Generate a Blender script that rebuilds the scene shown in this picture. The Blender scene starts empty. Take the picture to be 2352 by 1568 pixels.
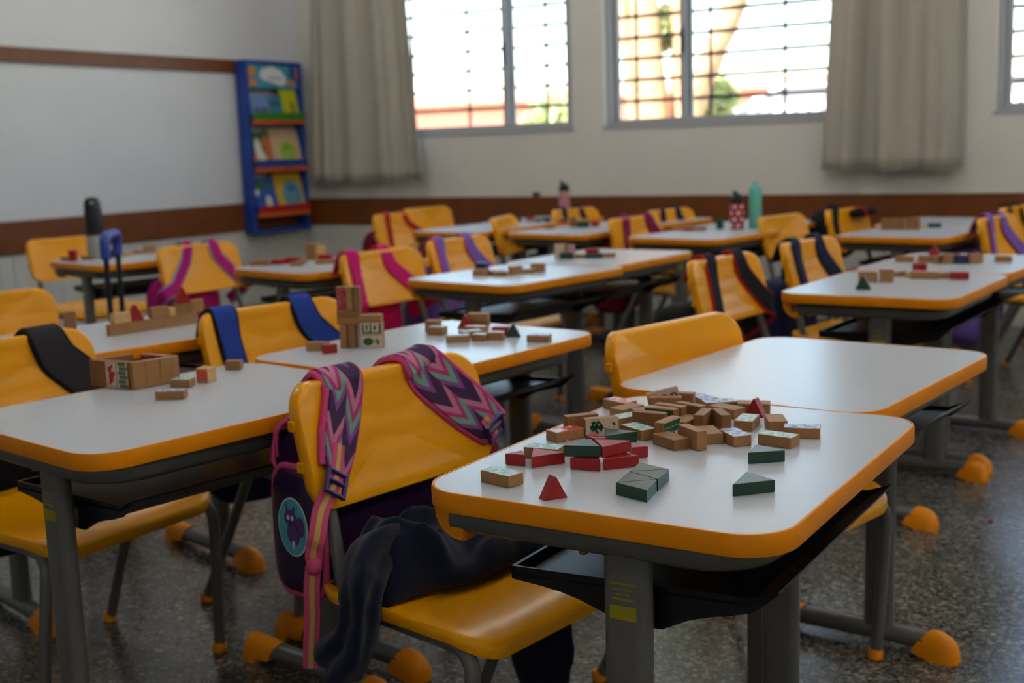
import bpy, math, random
from mathutils import Vector, Matrix, noise
R = math.radians
random.seed(7)
SC = bpy.context.scene
COL = SC.collection

# ---------------------------------------------------------------- camera
cam_d = bpy.data.cameras.new('camera')
cam = bpy.data.objects.new('camera', cam_d)
COL.objects.link(cam)
_r = Vector((0.85115, 0.52394, -0.03215)); _u = Vector((-0.05568, 0.15101, 0.98696)); _f = Vector((-0.52196, 0.83826, -0.1577))
cam.matrix_world = Matrix(((_r.x, _u.x, -_f.x, 0.849), (_r.y, _u.y, -_f.y, -1.1327), (_r.z, _u.z, -_f.z, 0.9925), (0, 0, 0, 1)))
cam_d.sensor_width = 36.0
cam_d.lens = 42.655
cam_d.clip_start = 0.02
cam_d.dof.use_dof = True
cam_d.dof.focus_distance = 1.45
cam_d.dof.aperture_fstop = 5.2
SC.camera = cam

# ---------------------------------------------------------------- light
SKY_STRENGTH = 0.20
SUN_STRENGTH = 6.0
EXPOSURE = 2.2
world = bpy.data.worlds.new('sky'); SC.world = world
world.use_nodes = True
wn = world.node_tree.nodes; wl = world.node_tree.links
wn.clear()
w_out = wn.new('ShaderNodeOutputWorld'); w_bg = wn.new('ShaderNodeBackground'); w_sky = wn.new('ShaderNodeTexSky')
w_sky.sky_type = 'NISHITA'; w_sky.sun_disc = False
w_sky.sun_elevation = R(52); w_sky.sun_rotation = R(150)
w_sky.air_density = 1.2; w_sky.dust_density = 1.0
w_bg.inputs['Strength'].default_value = SKY_STRENGTH
w_hs = wn.new('ShaderNodeHueSaturation'); w_hs.inputs['Saturation'].default_value = 1.0     # camera white balance set for daylight shade
wl.new(w_sky.outputs[0], w_hs.inputs['Color']); wl.new(w_hs.outputs[0], w_bg.inputs[0]); wl.new(w_bg.outputs[0], w_out.inputs[0])
sun_d = bpy.data.lights.new('sun', 'SUN'); sun_d.energy = SUN_STRENGTH; sun_d.angle = R(0.6); sun_d.color = (1.0, 0.95, 0.87)
sun = bpy.data.objects.new('sun', sun_d); COL.objects.link(sun)
sun.rotation_euler = (R(36), 0, R(-14))          # high, from behind the building: lights the yard, not the room
SC.view_settings.view_transform = 'Standard'
SC.view_settings.look = 'None'
SC.view_settings.gamma = 1.0
SC.view_settings.use_curve_mapping = False
SC.view_settings.exposure = EXPOSURE
try:
    SC.cycles.use_denoising = True
    SC.cycles.max_bounces = 5; SC.cycles.diffuse_bounces = 3; SC.cycles.glossy_bounces = 2
    SC.cycles.use_adaptive_sampling = True; SC.cycles.adaptive_threshold = 0.1
    SC.cycles.transparent_max_bounces = 8
    SC.cycles.sample_clamp_indirect = 6.0
    SC.cycles.caustics_reflective = False; SC.cycles.caustics_refractive = False
except Exception:
    pass

# room measures (metres)
XL, XR, YF, YB, ZC = -4.926, 4.6, -3.4, 5.45, 3.15
WT = 0.18                                   # wall thickness
WINDOWS = [(-4.20, -2.765), (-2.545, -1.11), (-0.335, 1.10), (1.32, 2.755)]
WZ0, WZ1 = 1.09, 2.52
for i, (x0, x1) in enumerate(WINDOWS):      # portals only guide the sampling of the sky, they give no light themselves
    pd = bpy.data.lights.new('window_portal', 'AREA'); pd.shape = 'RECTANGLE'; pd.size = x1 - x0; pd.size_y = WZ1 - WZ0
    pd.cycles.is_portal = True
    po = bpy.data.objects.new('window_portal', pd); COL.objects.link(po)
    po.location = ((x0 + x1) / 2, YB + WT + 0.10, (WZ0 + WZ1) / 2); po.rotation_euler = (R(-90), 0, 0)

# ---------------------------------------------------------------- helpers
def lin(c):
    return tuple(((v / 255) / 12.92 if v / 255 <= 0.04045 else ((v / 255 + 0.055) / 1.055) ** 2.4) for v in c) + (1.0,)

MATS = {}
def mat(name, col, rough=0.5, spec=0.5, vary=0.0, vscale=40.0, bump=0.0, bscale=60.0, coat=0.0, metal=0.0, sheen=0.0, transl=0.0):
    if name in MATS: return MATS[name]
    m = bpy.data.materials.new(name); m.use_nodes = True
    nt = m.node_tree; b = nt.nodes['Principled BSDF']
    b.inputs['Base Color'].default_value = lin(col)
    b.inputs['Roughness'].default_value = rough
    b.inputs['Specular IOR Level'].default_value = spec
    b.inputs['Metallic'].default_value = metal
    b.inputs['Coat Weight'].default_value = coat
    if sheen: b.inputs['Sheen Weight'].default_value = sheen
    if vary or bump:
        tc = nt.nodes.new('ShaderNodeTexCoord')
    if vary:
        n = nt.nodes.new('ShaderNodeTexNoise'); n.inputs['Scale'].default_value = vscale; n.inputs['Detail'].default_value = 5
        cr = nt.nodes.new('ShaderNodeValToRGB')
        cr.color_ramp.elements[0].position = 0.3; cr.color_ramp.elements[1].position = 0.72
        c = lin(col)
        cr.color_ramp.elements[0].color = tuple(max(0, v * (1 - vary)) for v in c[:3]) + (1,)
        cr.color_ramp.elements[1].color = tuple(min(1, v * (1 + vary)) for v in c[:3]) + (1,)
        nt.links.new(tc.outputs['Object'], n.inputs['Vector']); nt.links.new(n.outputs['Fac'], cr.inputs['Fac'])
        nt.links.new(cr.outputs['Color'], b.inputs['Base Color'])
    if bump:
        n2 = nt.nodes.new('ShaderNodeTexNoise'); n2.inputs['Scale'].default_value = bscale; n2.inputs['Detail'].default_value = 3
        bp = nt.nodes.new('ShaderNodeBump'); bp.inputs['Strength'].default_value = bump; bp.inputs['Distance'].default_value = 0.002
        nt.links.new(tc.outputs['Object'], n2.inputs['Vector']); nt.links.new(n2.outputs['Fac'], bp.inputs['Height'])
        nt.links.new(bp.outputs['Normal'], b.inputs['Normal'])
    if transl:
        tr = nt.nodes.new('ShaderNodeBsdfTranslucent'); tr.inputs['Color'].default_value = lin(col)
        mx = nt.nodes.new('ShaderNodeMixShader'); mx.inputs[0].default_value = transl
        out = nt.nodes['Material Output']
        nt.links.new(b.outputs[0], mx.inputs[1]); nt.links.new(tr.outputs[0], mx.inputs[2]); nt.links.new(mx.outputs[0], out.inputs[0])
    MATS[name] = m
    return m

def print_mat(name, paper, inks, scale=90.0, cut=0.5):
    """flat coloured print: patches of ink on a paper ground"""
    if name in MATS: return MATS[name]
    m = bpy.data.materials.new(name); m.use_nodes = True
    nt = m.node_tree; b = nt.nodes['Principled BSDF']; b.inputs['Roughness'].default_value = 0.38
    tc = nt.nodes.new('ShaderNodeTexCoord')
    v = nt.nodes.new('ShaderNodeTexNoise'); v.inputs['Scale'].default_value = scale; v.inputs['Detail'].default_value = 1.5
    cr = nt.nodes.new('ShaderNodeValToRGB'); cr.color_ramp.interpolation = 'CONSTANT'
    els = cr.color_ramp.elements
    els[0].position = 0.0; els[0].color = lin(inks[0])
    els[1].position = cut; els[1].color = lin(paper)
    for i, k in enumerate(inks[1:]):
        e = els.new(min(0.98, cut + 0.09 + 0.07 * i)); e.color = lin(k)
    nt.links.new(tc.outputs['Object'], v.inputs['Vector']); nt.links.new(v.outputs['Fac'], cr.inputs['Fac'])
    nt.links.new(cr.outputs['Color'], b.inputs['Base Color'])
    MATS[name] = m
    return m

def tag(o, label=None, cat=None, group=None, kind=None):
    if label: o['label'] = label
    if cat: o['category'] = cat
    if group: o['group'] = group
    if kind: o['kind'] = kind
    return o

def empty(name, loc=(0, 0, 0), rz=0.0):
    o = bpy.data.objects.new(name, None); COL.objects.link(o)
    o.location = loc; o.rotation_euler = (0, 0, rz); o.empty_display_size = 0.05
    return o

def copy_tree(o, parent=None):
    c = o.copy(); COL.objects.link(c); c.parent = parent
    for ch in list(o.children): copy_tree(ch, c)
    return c

class MB:
    """collects geometry, then links it as one mesh object"""
    def __init__(s): s.v = []; s.f = []; s.m = []; s.uv = {}
    def add(s, verts, faces, mi=0):
        o = len(s.v); s.v += [tuple(p) for p in verts]
        for f in faces: s.f.append([i + o for i in f]); s.m.append(mi)
        return o
    def box(s, x0, y0, z0, x1, y1, z1, mi=0, M=None):
        vs = [Vector(p) for p in ((x0, y0, z0), (x1, y0, z0), (x1, y1, z0), (x0, y1, z0), (x0, y0, z1), (x1, y0, z1), (x1, y1, z1), (x0, y1, z1))]
        if M: vs = [M @ p for p in vs]
        s.add(vs, [(0, 3, 2, 1), (4, 5, 6, 7), (0, 1, 5, 4), (1, 2, 6, 5), (2, 3, 7, 6), (3, 0, 4, 7)], mi); return s
    def cbox(s, x0, y0, z0, x1, y1, z1, c, mi=0, top_mi=None):
        """box with chamfered edges"""
        xs, ys, zs = (x0, x1), (y0, y1), (z0, z1); V = {}; vs = []
        for i in (0, 1):
            for j in (0, 1):
                for k in (0, 1):
                    sx, sy, sz = (1 if i == 0 else -1), (1 if j == 0 else -1), (1 if k == 0 else -1)
                    for a, d in (('x', (0, c * sy, c * sz)), ('y', (c * sx, 0, c * sz)), ('z', (c * sx, c * sy, 0))):
                        V[i, j, k, a] = len(vs); vs.append((xs[i] + d[0], ys[j] + d[1], zs[k] + d[2]))
        F = []; mm = []
        for i in (0, 1):
            q = [V[i, 0, 0, 'x'], V[i, 1, 0, 'x'], V[i, 1, 1, 'x'], V[i, 0, 1, 'x']]; F.append(q if i else q[::-1]); mm.append(mi)
            q = [V[0, i, 0, 'y'], V[1, i, 0, 'y'], V[1, i, 1, 'y'], V[0, i, 1, 'y']]; F.append(q[::-1] if i else q); mm.append(mi)
            q = [V[0, 0, i, 'z'], V[1, 0, i, 'z'], V[1, 1, i, 'z'], V[0, 1, i, 'z']]; F.append(q if i else q[::-1]); mm.append(top_mi if (i and top_mi is not None) else mi)
        for a in (0, 1):
            for b in (0, 1):
                for q, fl in (([V[0, a, b, 'y'], V[1, a, b, 'y'], V[1, a, b, 'z'], V[0, a, b, 'z']], a ^ b),
                              ([V[a, 0, b, 'x'], V[a, 1, b, 'x'], V[a, 1, b, 'z'], V[a, 0, b, 'z']], 1 - (a ^ b)),
                              ([V[a, b, 0, 'x'], V[a, b, 1, 'x'], V[a, b, 1, 'y'], V[a, b, 0, 'y']], a ^ b)):
                    F.append(q if fl else q[::-1]); mm.append(mi)
                    
        for i in (0, 1):
            for j in (0, 1):
                for k in (0, 1):
                    q = [V[i, j, k, 'x'], V[i, j, k, 'y'], V[i, j, k, 'z']]; F.append(q if (i + j + k) % 2 else q[::-1]); mm.append(mi)
        o = len(s.v); s.v += vs
        for f, m_ in zip(F, mm): s.f.append([i + o for i in f]); s.m.append(m_)
        return s
    def loft(s, rings, cap0=True, cap1=True, closed=True, mi=0):
        n = len(rings[0]); o = len(s.v)
        for r in rings: s.v += [tuple(p) for p in r]
        for i in range(len(rings) - 1):
            for j in range(n if closed else n - 1):
                a = o + i * n + j; b = o + i * n + (j + 1) % n
                s.f.append([a, b, b + n, a + n]); s.m.append(mi)
        if cap0: s.f.append([o + j for j in range(n)][::-1]); s.m.append(mi)
        if cap1: s.f.append([o + (len(rings) - 1) * n + j for j in range(n)]); s.m.append(mi)
        return s
    def tube(s, path, r, n=10, flat=(1, 1), up=None, mi=0, caps=True):
        P = [Vector(p) for p in path]; rings = []
        T0 = (P[1] - P[0]).normalized()
        N = (Vector(up) if up else (Vector((0, 0, 1)) if abs(T0.z) < 0.9 else Vector((1, 0, 0))))
        for i, q in enumerate(P):
            t = ((P[i + 1] - q) if i == 0 else (q - P[i - 1]) if i == len(P) - 1 else (P[i + 1] - P[i - 1])).normalized()
            N = (N - t * N.dot(t)).normalized(); B = t.cross(N)
            rr = r[i] if isinstance(r, (list, tuple)) else r
            rings.append([q + N * math.cos(2 * math.pi * k / n) * rr * flat[0] + B * math.sin(2 * math.pi * k / n) * rr * flat[1] for k in range(n)])
        return s.loft(rings, caps, caps, mi=mi)
    def prism(s, poly, z0, z1, bev=0.0, mi=0, top_mi=None):
        c = Vector((sum(p[0] for p in poly) / len(poly), sum(p[1] for p in poly) / len(poly)))
        def inset(d):
            out = []
            n = len(poly)
            for i in range(n):
                a, b, e = Vector(poly[i - 1]), Vector(poly[i]), Vector(poly[(i + 1) % n])
                n1 = Vector((-(b - a).y, (b - a).x)).normalized(); n2 = Vector((-(e - b).y, (e - b).x)).normalized()
                k = (n1 + n2); k = k / max(0.25, k.dot(n1)) if k.length > 1e-6 else n1
                out.append(b + k * d)
            return out
        P0 = [Vector(p) for p in poly]; Pi = inset(bev) if bev else P0
        R_ = []
        if bev: R_.append([(p.x, p.y, z0) for p in Pi]); R_.append([(p.x, p.y, z0 + bev) for p in P0]); R_.append([(p.x, p.y, z1 - bev) for p in P0]); R_.append([(p.x, p.y, z1) for p in Pi])
        else: R_ = [[(p.x, p.y, z0) for p in P0], [(p.x, p.y, z1) for p in P0]]
        s.loft(R_, True, True, mi=mi)
        if top_mi is not None: s.m[-1] = top_mi
        return s
    def lathe(s, prof, cx=0, cy=0, n=20, mi=0):
        rings = [[(cx + r * math.cos(2 * math.pi * k / n), cy + r * math.sin(2 * math.pi * k / n), z) for k in range(n)] for r, z in prof]
        return s.loft(rings, True, True, mi=mi)
    def mesh(s, name, mats, smooth=None):
        me = bpy.data.meshes.new(name); me.from_pydata(s.v, [], s.f)
        for m in (mats if isinstance(mats, (list, tuple)) else [mats]): me.materials.append(m)
        if any(s.m): me.polygons.foreach_set('material_index', s.m)
        if s.uv:
            uvl = me.uv_layers.new(name='UVMap')
            for l in me.loops: uvl.data[l.index].uv = s.uv.get(l.vertex_index, (0, 0))
        if smooth is not None:
            me.polygons.foreach_set('use_smooth', [True] * len(me.polygons))
            me.set_sharp_from_angle(angle=R(smooth))
        me.update(); return me
    def build(s, name, mats, parent=None, smooth=None):
        o = bpy.data.objects.new(name, s.mesh(name, mats, smooth)); COL.objects.link(o); o.parent = parent
        return o

def link(name, mesh, parent=None, loc=None):
    o = bpy.data.objects.new(name, mesh); COL.objects.link(o); o.parent = parent
    if loc: o.location = loc
    return o

def rrect(x0, y0, x1, y1, r, n=7):
    out = []
    for cx, cy, a in ((x1 - r, y0 + r, -90), (x1 - r, y1 - r, 0), (x0 + r, y1 - r, 90), (x0 + r, y0 + r, 180)):
        for i in range(n + 1):
            t = R(a + 90 * i / n); out.append((cx + r * math.cos(t), cy + r * math.sin(t)))
    return out

def smooth_path(pts, k=6):
    """Catmull-Rom through points (tuples of any length)"""
    P = [Vector(p) for p in pts]; out = []
    for i in range(len(P) - 1):
        a, b, c, d = P[max(i - 1, 0)], P[i], P[i + 1], P[min(i + 2, len(P) - 1)]
        for j in range(k):
            t = j / k
            out.append(0.5 * ((2 * b) + (c - a) * t + (2 * a - 5 * b + 4 * c - d) * t * t + (3 * b - a - 3 * c + d) * t ** 3))
    out.append(P[-1]); return out

def ribbon(pts, nrm, width, thick, k=6, uv=True):
    """strap: thin rectangular section swept along a path, lying flat against nrm"""
    P = smooth_path(pts, k); N = smooth_path(nrm, k); mb = MB(); rings = []; run = 0.0; vs = []
    Wl = width if isinstance(width, (list, tuple)) else None
    for i, q in enumerate(P):
        t = (P[min(i + 1, len(P) - 1)] - P[max(i - 1, 0)]).normalized(); n = N[i].normalized()
        b = t.cross(n).normalized(); n = b.cross(t).normalized()
        if Wl:
            g = i / k; a = min(int(g), len(Wl) - 2); w = Wl[a] + (Wl[a + 1] - Wl[a]) * min(1, g - a)
        else: w = width
        if i: run += (q - P[i - 1]).length
        h = w / 2
        rings.append([q - b * h, q - b * h * 0.92 + n * thick, q + n * thick, q + b * h * 0.92 + n * thick, q + b * h, q - n * thick * 0.15]); vs.append(run)
    o = len(mb.v); mb.loft(rings)
    for i in range(len(rings)):
        for j, u in enumerate((0, 0.04, 0.5, 0.96, 1, 0.5)): mb.uv[o + i * 6 + j] = (u, vs[i])
    return mb, rings

# ---------------------------------------------------------------- materials
M_WALL = mat('wall_paint', (226, 224, 216), 0.62, vary=0.02, vscale=3)
M_WALL_L = mat('wall_paint_cool', (222, 225, 228), 0.45, vary=0.02, vscale=3)
M_CEIL = mat('ceiling_paint', (235, 234, 230), 0.8)
M_TILE = mat('glazed_tile', (205, 206, 198), 0.22, coat=0.3)
M_GROUT = mat('tile_grout', (160, 160, 152), 0.8)
M_RAIL = mat('rail_wood', (112, 58, 12), 0.40, vary=0.14, vscale=9)
M_ALU = mat('window_aluminium', (178, 180, 184), 0.42, metal=0.1)
M_BAR = mat('grille_paint', (70, 74, 82), 0.5)
M_YEL = mat('yellow_plastic', (246, 168, 0), 0.30, 0.35, bump=0.03, bscale=900)
def back_mat():
    m = M_YEL.copy(); m.name = 'yellow_plastic_ribbed'; nt = m.node_tree; b = nt.nodes['Principled BSDF']
    for l in list(nt.links):
        if l.to_node == b and l.to_socket.name == 'Normal': nt.links.remove(l)
    tc = nt.nodes.new('ShaderNodeTexCoord'); w = nt.nodes.new('ShaderNodeTexWave'); w.bands_direction = 'Z'; w.wave_profile = 'SIN'; w.inputs['Scale'].default_value = 7.5; w.inputs['Distortion'].default_value = 0.0
    bp = nt.nodes.new('ShaderNodeBump'); bp.inputs['Strength'].default_value = 0.14; bp.inputs['Distance'].default_value = 0.004
    nt.links.new(tc.outputs['Object'], w.inputs['Vector']); nt.links.new(w.outputs['Fac'], bp.inputs['Height']); nt.links.new(bp.outputs['Normal'], b.inputs['Normal']); return m
M_YELB = back_mat()
M_BAND = mat('yellow_edge_band', (240, 146, 0), 0.45, 0.30)
M_TOP = mat('white_laminate', (202, 208, 216), 0.27, 0.5, vary=0.012, vscale=30)
M_GREY = mat('grey_steel_paint', (94, 94, 92), 0.36, vary=0.03, vscale=12)
M_BLK = mat('black_plastic', (12, 14, 20), 0.36, 0.35, bump=0.10, bscale=1400)
M_STICK = mat('yellow_print', (150, 138, 10), 0.5)
M_BRASS = mat('brass_screw', (150, 110, 50), 0.35, metal=1.0)
M_MDF = mat('tan_fibreboard', (160, 114, 68), 0.55, vary=0.07, vscale=260)
M_MDF2 = mat('dark_tan_fibreboard', (142, 96, 54), 0.55, vary=0.07, vscale=260)
M_PINE = mat('pale_pine', (205, 164, 106), 0.5, vary=0.08, vscale=90)
M_RED = mat('red_block_paint', (152, 15, 15), 0.42, vary=0.05, vscale=160)
M_GRN = mat('green_block_paint', (18, 60, 44), 0.36, vary=0.08, vscale=200)
M_NAVYB = mat('navy_block_paint', (34, 36, 84), 0.45)
PR_MINT = print_mat('mint_print', (196, 214, 208), [(120, 178, 168), (150, 196, 190), (226, 214, 200)], 120)
PR_BLUE = print_mat('blue_print', (200, 208, 226), [(104, 122, 190), (150, 164, 210), (226, 210, 198)], 120)
PR_PINK = print_mat('pink_print', (226, 206, 208), [(200, 104, 120), (214, 150, 168)], 110)
PR_REDP = print_mat('red_white_print', (206, 60, 62), [(226, 196, 200), (190, 40, 44)], 60, 0.45)
PR_CHECK = print_mat('dark_red_print', (150, 30, 44), [(196, 110, 116), (150, 24, 38)], 300, 0.42)
PR_CREAM = mat('cream_print_paper', (214, 188, 164), 0.45)
I_GRN = mat('green_ink', (26, 86, 56), 0.45); I_BLU = mat('blue_ink', (44, 58, 140), 0.45); I_RED = mat('red_ink', (186, 34, 40), 0.45); I_PNK = mat('coral_ink', (214, 96, 72), 0.45)

def floor_mat():
    m = bpy.data.materials.new('polished_terrazzo'); m.use_nodes = True
    nt = m.node_tree; b = nt.nodes['Principled BSDF']; L = nt.links.new
    tc = nt.nodes.new('ShaderNodeTexCoord')
    def cells(scale, els, rnd=1.0):
        w = nt.nodes.new('ShaderNodeTexNoise'); w.inputs['Scale'].default_value = scale * 1.3
        ad = nt.nodes.new('ShaderNodeMixRGB'); ad.blend_type = 'LINEAR_LIGHT'; ad.inputs[0].default_value = 0.012 * 60 / scale
        L(tc.outputs['Object'], w.inputs['Vector']); L(tc.outputs['Object'], ad.inputs[1]); L(w.outputs['Color'], ad.inputs[2])
        v = nt.nodes.new('ShaderNodeTexVoronoi'); v.inputs['Scale'].default_value = scale
        L(ad.outputs[0], v.inputs['Vector'])
        sp = nt.nodes.new('ShaderNodeSeparateColor'); L(v.outputs['Color'], sp.inputs[0])
        cr = nt.nodes.new('ShaderNodeValToRGB'); cr.color_ramp.interpolation = 'CONSTANT'
        e = cr.color_ramp.elements
        e[0].position = els[0][0]; e[0].color = lin(els[0][1]); e[1].position = els[1][0]; e[1].color = lin(els[1][1])
        for p_, c_ in els[2:]: q = e.new(p_); q.color = lin(c_)
        L(sp.outputs[0], cr.inputs[0]); return cr
    a = cells(120, [(0, (30, 29, 25)), (0.26, (70, 67, 59)), (0.52, (104, 100, 89)), (0.8, (140, 134, 121)), (0.93, (176, 169, 154))])
    c = cells(260, [(0, (24, 23, 20)), (0.3, (76, 72, 64)), (0.62, (114, 109, 97)), (0.88, (156, 150, 137))])
    mx = nt.nodes.new('ShaderNodeMixRGB'); mx.inputs[0].default_value = 0.5
    L(a.outputs[0], mx.inputs[1]); L(c.outputs[0], mx.inputs[2]); L(mx.outputs[0], b.inputs['Base Color'])
    b.inputs['Roughness'].default_value = 0.24; b.inputs['Specular IOR Level'].default_value = 0.5
    return m
M_FLOOR = floor_mat()

def glass_mat():
    m = bpy.data.materials.new('window_glass'); m.use_nodes = True
    nt = m.node_tree; nt.nodes.remove(nt.nodes['Principled BSDF'])
    t = nt.nodes.new('ShaderNodeBsdfTransparent'); g = nt.nodes.new('ShaderNodeBsdfGlossy'); g.inputs['Roughness'].default_value = 0.02
    t.inputs['Color'].default_value = (0.93, 0.95, 0.95, 1)
    mx = nt.nodes.new('ShaderNodeMixShader'); mx.inputs[0].default_value = 0.06
    nt.links.new(t.outputs[0], mx.inputs[1]); nt.links.new(g.outputs[0], mx.inputs[2]); nt.links.new(mx.outputs[0], nt.nodes['Material Output'].inputs[0])
    return m
M_GLASS = glass_mat()

# ---------------------------------------------------------------- room shell
def struct(o): o['kind'] = 'structure'; return o
struct(MB().box(XL - WT, YF - WT, -0.12, XR + WT, YB + WT, 0).build('floor', M_FLOOR))
struct(MB().box(XL - WT - 0.5, YF - WT - 0.5, ZC, XR + WT + 0.5, YB + WT + 0.5, ZC + 0.15).build('ceiling', M_CEIL))
wall_left = struct(MB().box(XL - WT, YF - WT, 0, XL, YB + WT, ZC).build('wall_left', M_WALL_L))
struct(MB().box(XR, YF - WT, 0, XR + WT, YB + WT, ZC).build('wall_right', M_WALL))
struct(MB().box(XL, YF - WT, 0, XR, YF, ZC).build('wall_front', M_WALL))
wb = MB()
wb.box(XL, YB, 0, XR, YB + WT, WZ0); wb.box(XL, YB, WZ1, XR, YB + WT, ZC)
xs = [XL] + [v for w in WINDOWS for v in w] + [XR]
for i in range(0, len(xs), 2): wb.box(xs[i], YB, WZ0, xs[i + 1], YB + WT, WZ1)
wall_back = struct(wb.build('wall_back', M_WALL))

# ceiling lamps of the classroom: white dish, glowing bulb
LAMP_GLOW = 30.5
M_BULB = bpy.data.materials.new('lamp_bulb_glow'); M_BULB.use_nodes = True
_b = M_BULB.node_tree.nodes['Principled BSDF']; _b.inputs['Base Color'].default_value = (0.9, 0.9, 0.9, 1)
_b.inputs['Emission Color'].default_value = (1.0, 0.97, 0.93, 1); _b.inputs['Emission Strength'].default_value = LAMP_GLOW
lamp0 = empty('ceiling_lamp')
MB().lathe([(0.05, 0.0), (0.055, -0.03), (0.03, -0.045)][::-1], 0, 0, 16).build('lamp_base', M_CEIL, lamp0, 40)
MB().lathe([(0.012, -0.165), (0.042, -0.150), (0.060, -0.115), (0.052, -0.080), (0.028, -0.045)], 0, 0, 16).build('bulb', M_BULB, lamp0, 60)
LAMPS = [(x, y) for y in (0.9, 3.6) for x in (-3.3, -0.9, 1.5, 3.9)] + [(1.5, -1.8), (3.9, -1.8)]
for i, (x, y) in enumerate(LAMPS):
    o = lamp0 if i == 0 else copy_tree(lamp0)
    o.location = (x, y, ZC)
    tag(o, 'round ceiling lamp with a glowing bulb above the desks', 'lamp', 'ceiling lamps')

# brown wooden bump rails
RT = 0.02
struct(MB().cbox(XL, YF, 0.505, XL + RT, YB, 0.685, 0.003).build('trim_1', M_RAIL))
struct(MB().cbox(XL + RT, YB - RT, 0.505, XR, YB, 0.685, 0.003).build('trim_2', M_RAIL))
struct(MB().cbox(XL, YF, 1.530, XL + RT, YB - 0.02, 1.612, 0.003).build('trim_3', M_RAIL))

# glazed wall tiles below the rail
tile_l = MB().cbox(0, 0.0012, 0.0012, 0.006, 0.0988, 0.0988, 0.001).mesh('tile', M_TILE)
tile_b = MB().cbox(0.0012, -0.006, 0.0012, 0.0988, 0, 0.0988, 0.001).mesh('tile', M_TILE)
for r in range(5):
    for c in range(28):
        link('tile', tile_l, wall_left, (XL, YB - 0.007 - 0.1 * (c + 1), 0.003 + 0.1 * r))
    for c in range(52):
        link('tile', tile_b, wall_back, (XL + 0.007 + 0.1 * c, YB, 0.003 + 0.1 * r))

# windows: aluminium frame, two sliding sashes with panes, dark security bars outside
def window(n, x0, x1):
    w = empty('window_%d' % n, (0, 0, 0)); struct(w)
    y0, y1 = YB + 0.035, YB + 0.115; f = 0.024
    m = MB(); m.box(x0, y0, WZ0, x1, y1, WZ0 + f); m.box(x0, y0, WZ1 - f, x1, y1, WZ1); m.box(x0, y0, WZ0 + f, x0 + f, y1, WZ1 - f); m.box(x1 - f, y0, WZ0 + f, x1, y1, WZ1 - f)
    m.build('window_frame', M_ALU, w)
    xm = x0 + (x1 - x0) * (0.66 if n == 1 else 0.35)
    for k, (a, b, yy) in enumerate(((x0 + f, xm + 0.03, y0 + 0.045), (xm - 0.03, x1 - f, y0 + 0.008))):
        s_ = 0.036; m = MB(); z0, z1 = WZ0 + f, WZ1 - f
        m.box(a, yy, z0, b, yy + 0.026, z0 + 0.024); m.box(a, yy, z1 - 0.03, b, yy + 0.026, z1); m.box(a, yy, z0 + 0.024, a + s_, yy + 0.026, z1 - 0.03); m.box(b - s_, yy, z0 + 0.024, b, yy + 0.026, z1 - 0.03)
        sash = m.build('sash', M_ALU, w)
        MB().box(a + s_, yy + 0.010, z0 + 0.024, b - s_, yy + 0.014, z1 - 0.03).build('pane', M_GLASS, sash)
        if k == 1: MB().cbox(a + 0.010, yy - 0.012, 1.50, a + 0.030, yy, 1.64, 0.003).build('latch', M_BAR, sash)
    yg = YB + WT - 0.02
    z = WZ0 + 0.155; i = 0
    while z < WZ1:
        MB().box(x0, yg - 0.004, z - 0.011, x1, yg + 0.004, z + 0.011).build('grille_bar', M_BAR, w); z += 0.1235
    for t in ((0.10, 0.41, 0.82) if n == 1 else (0.10, 0.43, 0.74)):
        xx = x0 + (x1 - x0) * t
        MB().box(xx - 0.009, yg - 0.010, WZ0, xx + 0.009, yg - 0.004, WZ1).build('grille_upright', M_BAR, w)
    MB().box(x0 - 0.012, YB - 0.004, WZ0 - 0.016, x1 + 0.012, YB + 0.035, WZ0 + 0.004).build('window_sill', M_ALU, w)
for i, (x0, x1) in enumerate(WINDOWS): window(i + 1, x0, x1)

# ---------------------------------------------------------------- curtains
M_CURT = mat('beige_curtain_cloth', (190, 184, 170), 0.85, 0.2, vary=0.03, vscale=120, transl=0.12)
def curtain(label, xt0, xt1, xb0, xb1, zb, seed, folds, wide=()):
    zt = 2.62; nx, nz = 120, 26; rnd = random.Random(seed)
    ph = [rnd.uniform(0, 6.28) for _ in range(4)]
    V = []; F = []
    for k in range(nz + 1):
        t = k / nz; z = zt + (zb - zt) * t
        for i in range(nx + 1):
            u = i / nx
            uu = u + 0.018 * math.sin(5.1 * u + ph[1] + 0.6 * t)
            x = (xt0 + (xb0 - xt0) * t) * (1 - u) + (xt1 + (xb1 - xt1) * t) * u
            a = (0.042 + 0.016 * t) * (0.6 + 0.4 * math.sin(9 * u + ph[3]))
            w = math.sin(2 * math.pi * folds * uu + ph[0] + 0.5 * math.sin(3 * t + ph[2]))
            y = YB - 0.115 + a * (abs(w) ** 0.7 * (1 if w > 0 else -1)) + 0.010 * math.sin(2 * math.pi * folds * 2.3 * u + ph[2] + t)
            V.append((x + 0.012 * w * math.cos(folds * u * 9), y, z + (0.006 * w if k == nz else 0)))
    for k in range(nz):
        for i in range(nx):
            a = k * (nx + 1) + i; F.append([a, a + 1, a + nx + 2, a + nx + 1])
    m = MB(); m.add(V, F)
    o = m.build('curtain', M_CURT, None, 60)
    so = o.modifiers.new('cloth_thickness', 'SOLIDIFY'); so.thickness = 0.003
    tag(o, label, 'curtain', 'curtains of the window wall')
    # hem and rod
    hm = MB(); base = nz * (nx + 1)
    P = [Vector(V[base + i]) for i in range(0, nx + 1, 2)]
    hm.tube([p + Vector((0, 0, 0.004)) for p in P], 0.0045, 6); hm.build('hem', M_CURT, o, 60)
    MB().tube([(xt0 - 0.06, YB - 0.115, zt + 0.012), (xt1 + 0.06, YB - 0.115, zt + 0.012)], 0.012, 10).build('curtain_rod', M_ALU, o, 60)
    return o
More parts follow.
